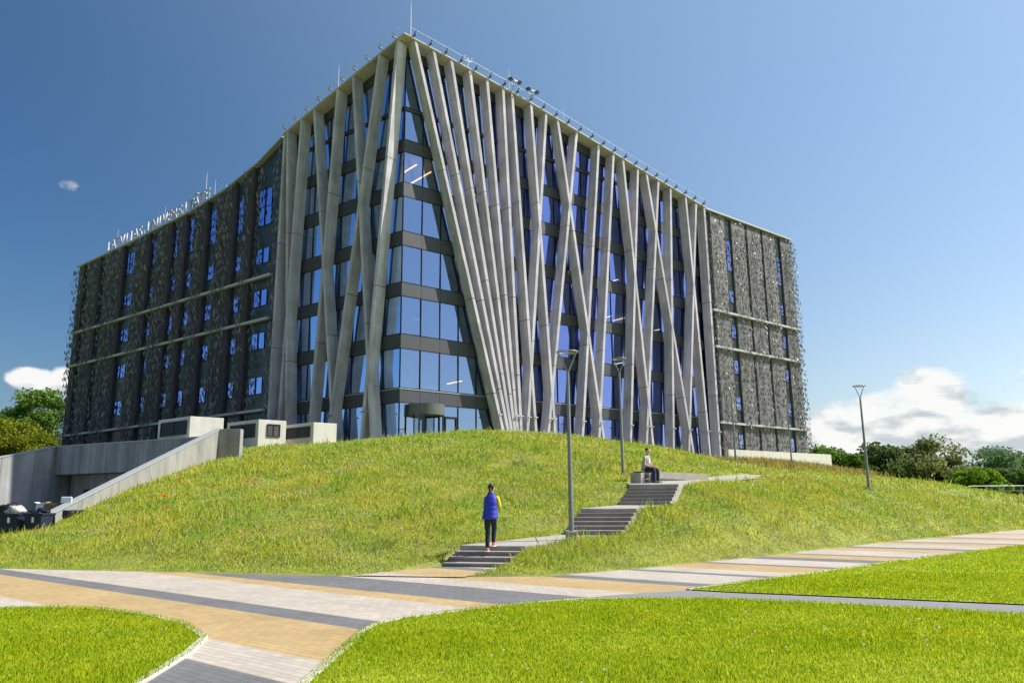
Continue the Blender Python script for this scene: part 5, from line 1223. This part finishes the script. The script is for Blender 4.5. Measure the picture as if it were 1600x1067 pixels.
# ------------------------------------------------------------------ trees
def tree(name, label, x, y, z, H, W, mat_, cat='tree', group=None, n=9000, trunk_h=0.3, leaf=0.22, seed=1, clumps=26, flat=1.0, tr=None):
    rs = np.random.default_rng(seed); root = thing(name, label, cat, (x, y, z), group=group); pr = random.Random(seed)
    tr = tr or H * 0.022; k = MB()
    top = Vector((pr.uniform(-.05, .05) * H, pr.uniform(-.05, .05) * H, H * 0.8))
    k.tube([(0, 0, -0.4), (top.x * 0.2, top.y * 0.2, H * 0.25), (top.x * 0.6, top.y * 0.6, H * 0.55), tuple(top)], [tr * 1.25, tr, tr * 0.6, tr * 0.15], 8)
    cen = []
    for i in range(clumps):
        a = pr.uniform(0, 6.283); zz = pr.uniform(trunk_h, 0.93); w = W / 2 * math.sin(min(1, (zz - trunk_h * 0.7) / (1.02 - trunk_h * 0.7)) * math.pi * 0.93 + 0.15) ** 0.7
        r = w * math.sqrt(pr.random()) * 0.95; cen.append((r * math.cos(a), r * math.sin(a) * flat, zz * H, pr.uniform(0.10, 0.2) * min(W, H)))
        if i < 12: k.tube([(top.x * zz * 0.6, top.y * zz * 0.6, zz * H * 0.62), (cen[-1][0] * 0.5, cen[-1][1] * 0.5, zz * H * 0.84), cen[-1][:3]], [tr * 0.4, tr * 0.25, tr * 0.08], 5)
    k.build('trunk', M['bark'], root)
    cen = np.array(cen); ci = rs.integers(0, len(cen), n); d = rs.normal(0, 1, (n, 3)); d /= np.linalg.norm(d, axis=1)[:, None]
    rad = cen[ci, 3] * rs.random(n) ** 0.45; c = cen[ci, :3] + d * rad[:, None] * np.array((1.15, 1.15 * flat, 0.8))
    u = rs.normal(0, 1, (n, 3)); u /= np.linalg.norm(u, axis=1)[:, None]; v = np.cross(u, rs.normal(0, 1, (n, 3))); v /= np.linalg.norm(v, axis=1)[:, None]
    s = (leaf * rs.uniform(0.6, 1.4, n))[:, None]
    V = np.stack([c - u * s * 0.5, c + v * s * 0.3, c + u * s * 0.5, c - v * s * 0.3], 1)
    o = soup('crown', V.reshape(-1, 3), np.arange(n * 4).reshape(-1, 4), mat_, root)
    return root
GF = crown_mat('leaf_far_haze', [(0.10, 0.15, 0.06), (0.15, 0.21, 0.08), (0.20, 0.26, 0.11)])  # leaf colour lightened to stand in for haze over the distance
G1 = crown_mat('leaf_dark', [(0.051, 0.102, 0.025), (0.102, 0.187, 0.034), (0.153, 0.238, 0.051)])
G2 = crown_mat('leaf_yellow', [(0.11, 0.15, 0.015), (0.22, 0.26, 0.025), (0.32, 0.34, 0.04)])
G3 = crown_mat('leaf_mid', [(0.095, 0.171, 0.038), (0.171, 0.285, 0.057), (0.247, 0.361, 0.085)])
G4 = crown_mat('leaf_olive', [(0.17, 0.20, 0.08), (0.28, 0.30, 0.13), (0.36, 0.38, 0.18)])
G5 = crown_mat('leaf_blue_haze', [(0.110, 0.190, 0.100), (0.180, 0.280, 0.150), (0.260, 0.360, 0.200)])  # blue haze of the farthest trees put into the leaf colour
G6 = crown_mat('leaf_bright', [(0.120, 0.210, 0.030), (0.195, 0.315, 0.030), (0.300, 0.420, 0.045)])
tree('leafy_tree', 'tall leafy tree with a dark trunk left of the building', -64.2, 108, 5.2, 12.0, 9.5, G3, n=12000, leaf=0.42, seed=3, trunk_h=0.38, tr=0.22)
tree('leafy_tree', 'darker lower tree left of the tall leafy tree', -71.0, 112, 5.0, 9.6, 9.5, G1, n=10000, leaf=0.42, seed=4)
tree('yellow_bush', 'large yellow-green bush behind the left yard wall', -64.5, 101, 4.6, 8.0, 13.5, G2, cat='bush', n=22000, leaf=0.30, seed=5, trunk_h=0.05, clumps=48)
tree('yellow_bush', 'small yellow-green bush between the leafy tree and the building corner', -60.0, 106, 5.2, 4.4, 4.6, G2, cat='bush', n=5000, leaf=0.28, seed=6, trunk_h=0.05)
for i, (ax, top, w, y, m_, sd_, lb) in enumerate((
    (0.388, 0.066, 8, 118, G3, 11, 'mid green tree right behind the low pale wall'), (0.425, 0.058, 5, 116, G3, 12, 'slim loose tree just right of the low pale wall'), (0.449, 0.052, 7, 122, GF, 13, 'low dark tree left of the lone street lamp'),
    (0.472, 0.068, 9.5, 118, GF, 14, 'broad dark tree right of the lone street lamp'), (0.496, 0.064, 7, 124, G3, 15, 'mid green tree behind the olive tree'),
    (0.522, 0.076, 12, 119, G4, 16, 'tallest olive-brown tree on the right skyline'), (0.548, 0.05, 6, 120, G4, 17, 'pale thin tree at the right of the olive tree'),
    (0.595, 0.062, 15, 150, G5, 18, 'hazy blue-green tree with a domed crown'), (0.632, 0.055, 13, 155, G5, 19, 'hazy blue-green tree right of the domed one'), (0.662, 0.05, 12, 148, G3, 20, 'mid green tree at the right edge of the photo'),
    (0.700, 0.055, 12, 145, G3, 24, 'mid green tree just outside the right edge'),
    (0.575, 0.035, 8, 100, G6, 21, 'bright green bush at the end of the grass ridge'), (0.615, 0.036, 12, 130, GF, 22, 'dark bush row tree behind the metal railing'), (0.65, 0.034, 11, 128, G3, 23, 'green bush behind the right part of the metal railing'))):
    H = 1.55 + top * y * 1.02
    tree('distant_tree' if top > 0.04 else 'distant_bush', lb, ax * y, y, -0.1, H, w, m_, group='trees beyond the grass ridge', n=9500, leaf=0.52, seed=sd_, trunk_h=0.08, clumps=44, cat='tree' if top > 0.04 else 'bush')

# metal railing far right
root = thing('metal_railing', 'grey metal railing in front of the far trees at the right edge', 'railing', (37.5, 66, 1.0))
for z in (0.75, 1.15, 1.55):
    k = MB(); k.tube([(0, 0, z), (14, 1.5, z)], 0.03, 6); k.build('rail', M['steel'], root)
for i in range(10):
    k = MB(); k.tube([(i * 1.55, i * 0.166, -0.6), (i * 1.55, i * 0.166, 1.57)], 0.035, 6); k.build('post', M['steel'], root)

# poppies on the mound
def poppies():
    r0 = thing('poppy', 'red poppy in the meadow grass of the left slope', 'flower', (0, 0, 0), group='red poppies in the meadow')
    k = MB(); k.tube([(0, 0, 0), (0.02, 0, 0.4)], 0.006, 5); k.build('stem', M['meadow'], r0)
    for j in range(4):
        a = j * 1.571; k = MB(); c, s = math.cos(a), math.sin(a)
        k.add([(0.02, 0, 0.4), (0.02 + 0.06 * math.cos(a - .5), 0.06 * math.sin(a - .5), 0.43), (0.02 + 0.075 * c, 0.075 * s, 0.46), (0.02 + 0.06 * math.cos(a + .5), 0.06 * math.sin(a + .5), 0.43)], [(0, 1, 2, 3)]); k.build('petal', M['poppy'], r0)
    pts = [(-12.1, 27.6), (-11.9, 27.3), (-9.4, 28.2), (-9.2, 28.4), (-8.0, 32.5), (-10.8, 25.0), (-6.1, 30.0), (-13.3, 31.8), (-2.4, 36.2)]
    for i, (x, y) in enumerate(pts):
        o = r0 if i == 0 else copy_tree(r0); o.location = (x, y, float(terr(np.array([x]), np.array([y]))[0])); o.scale = (1.1,) * 3
poppies()
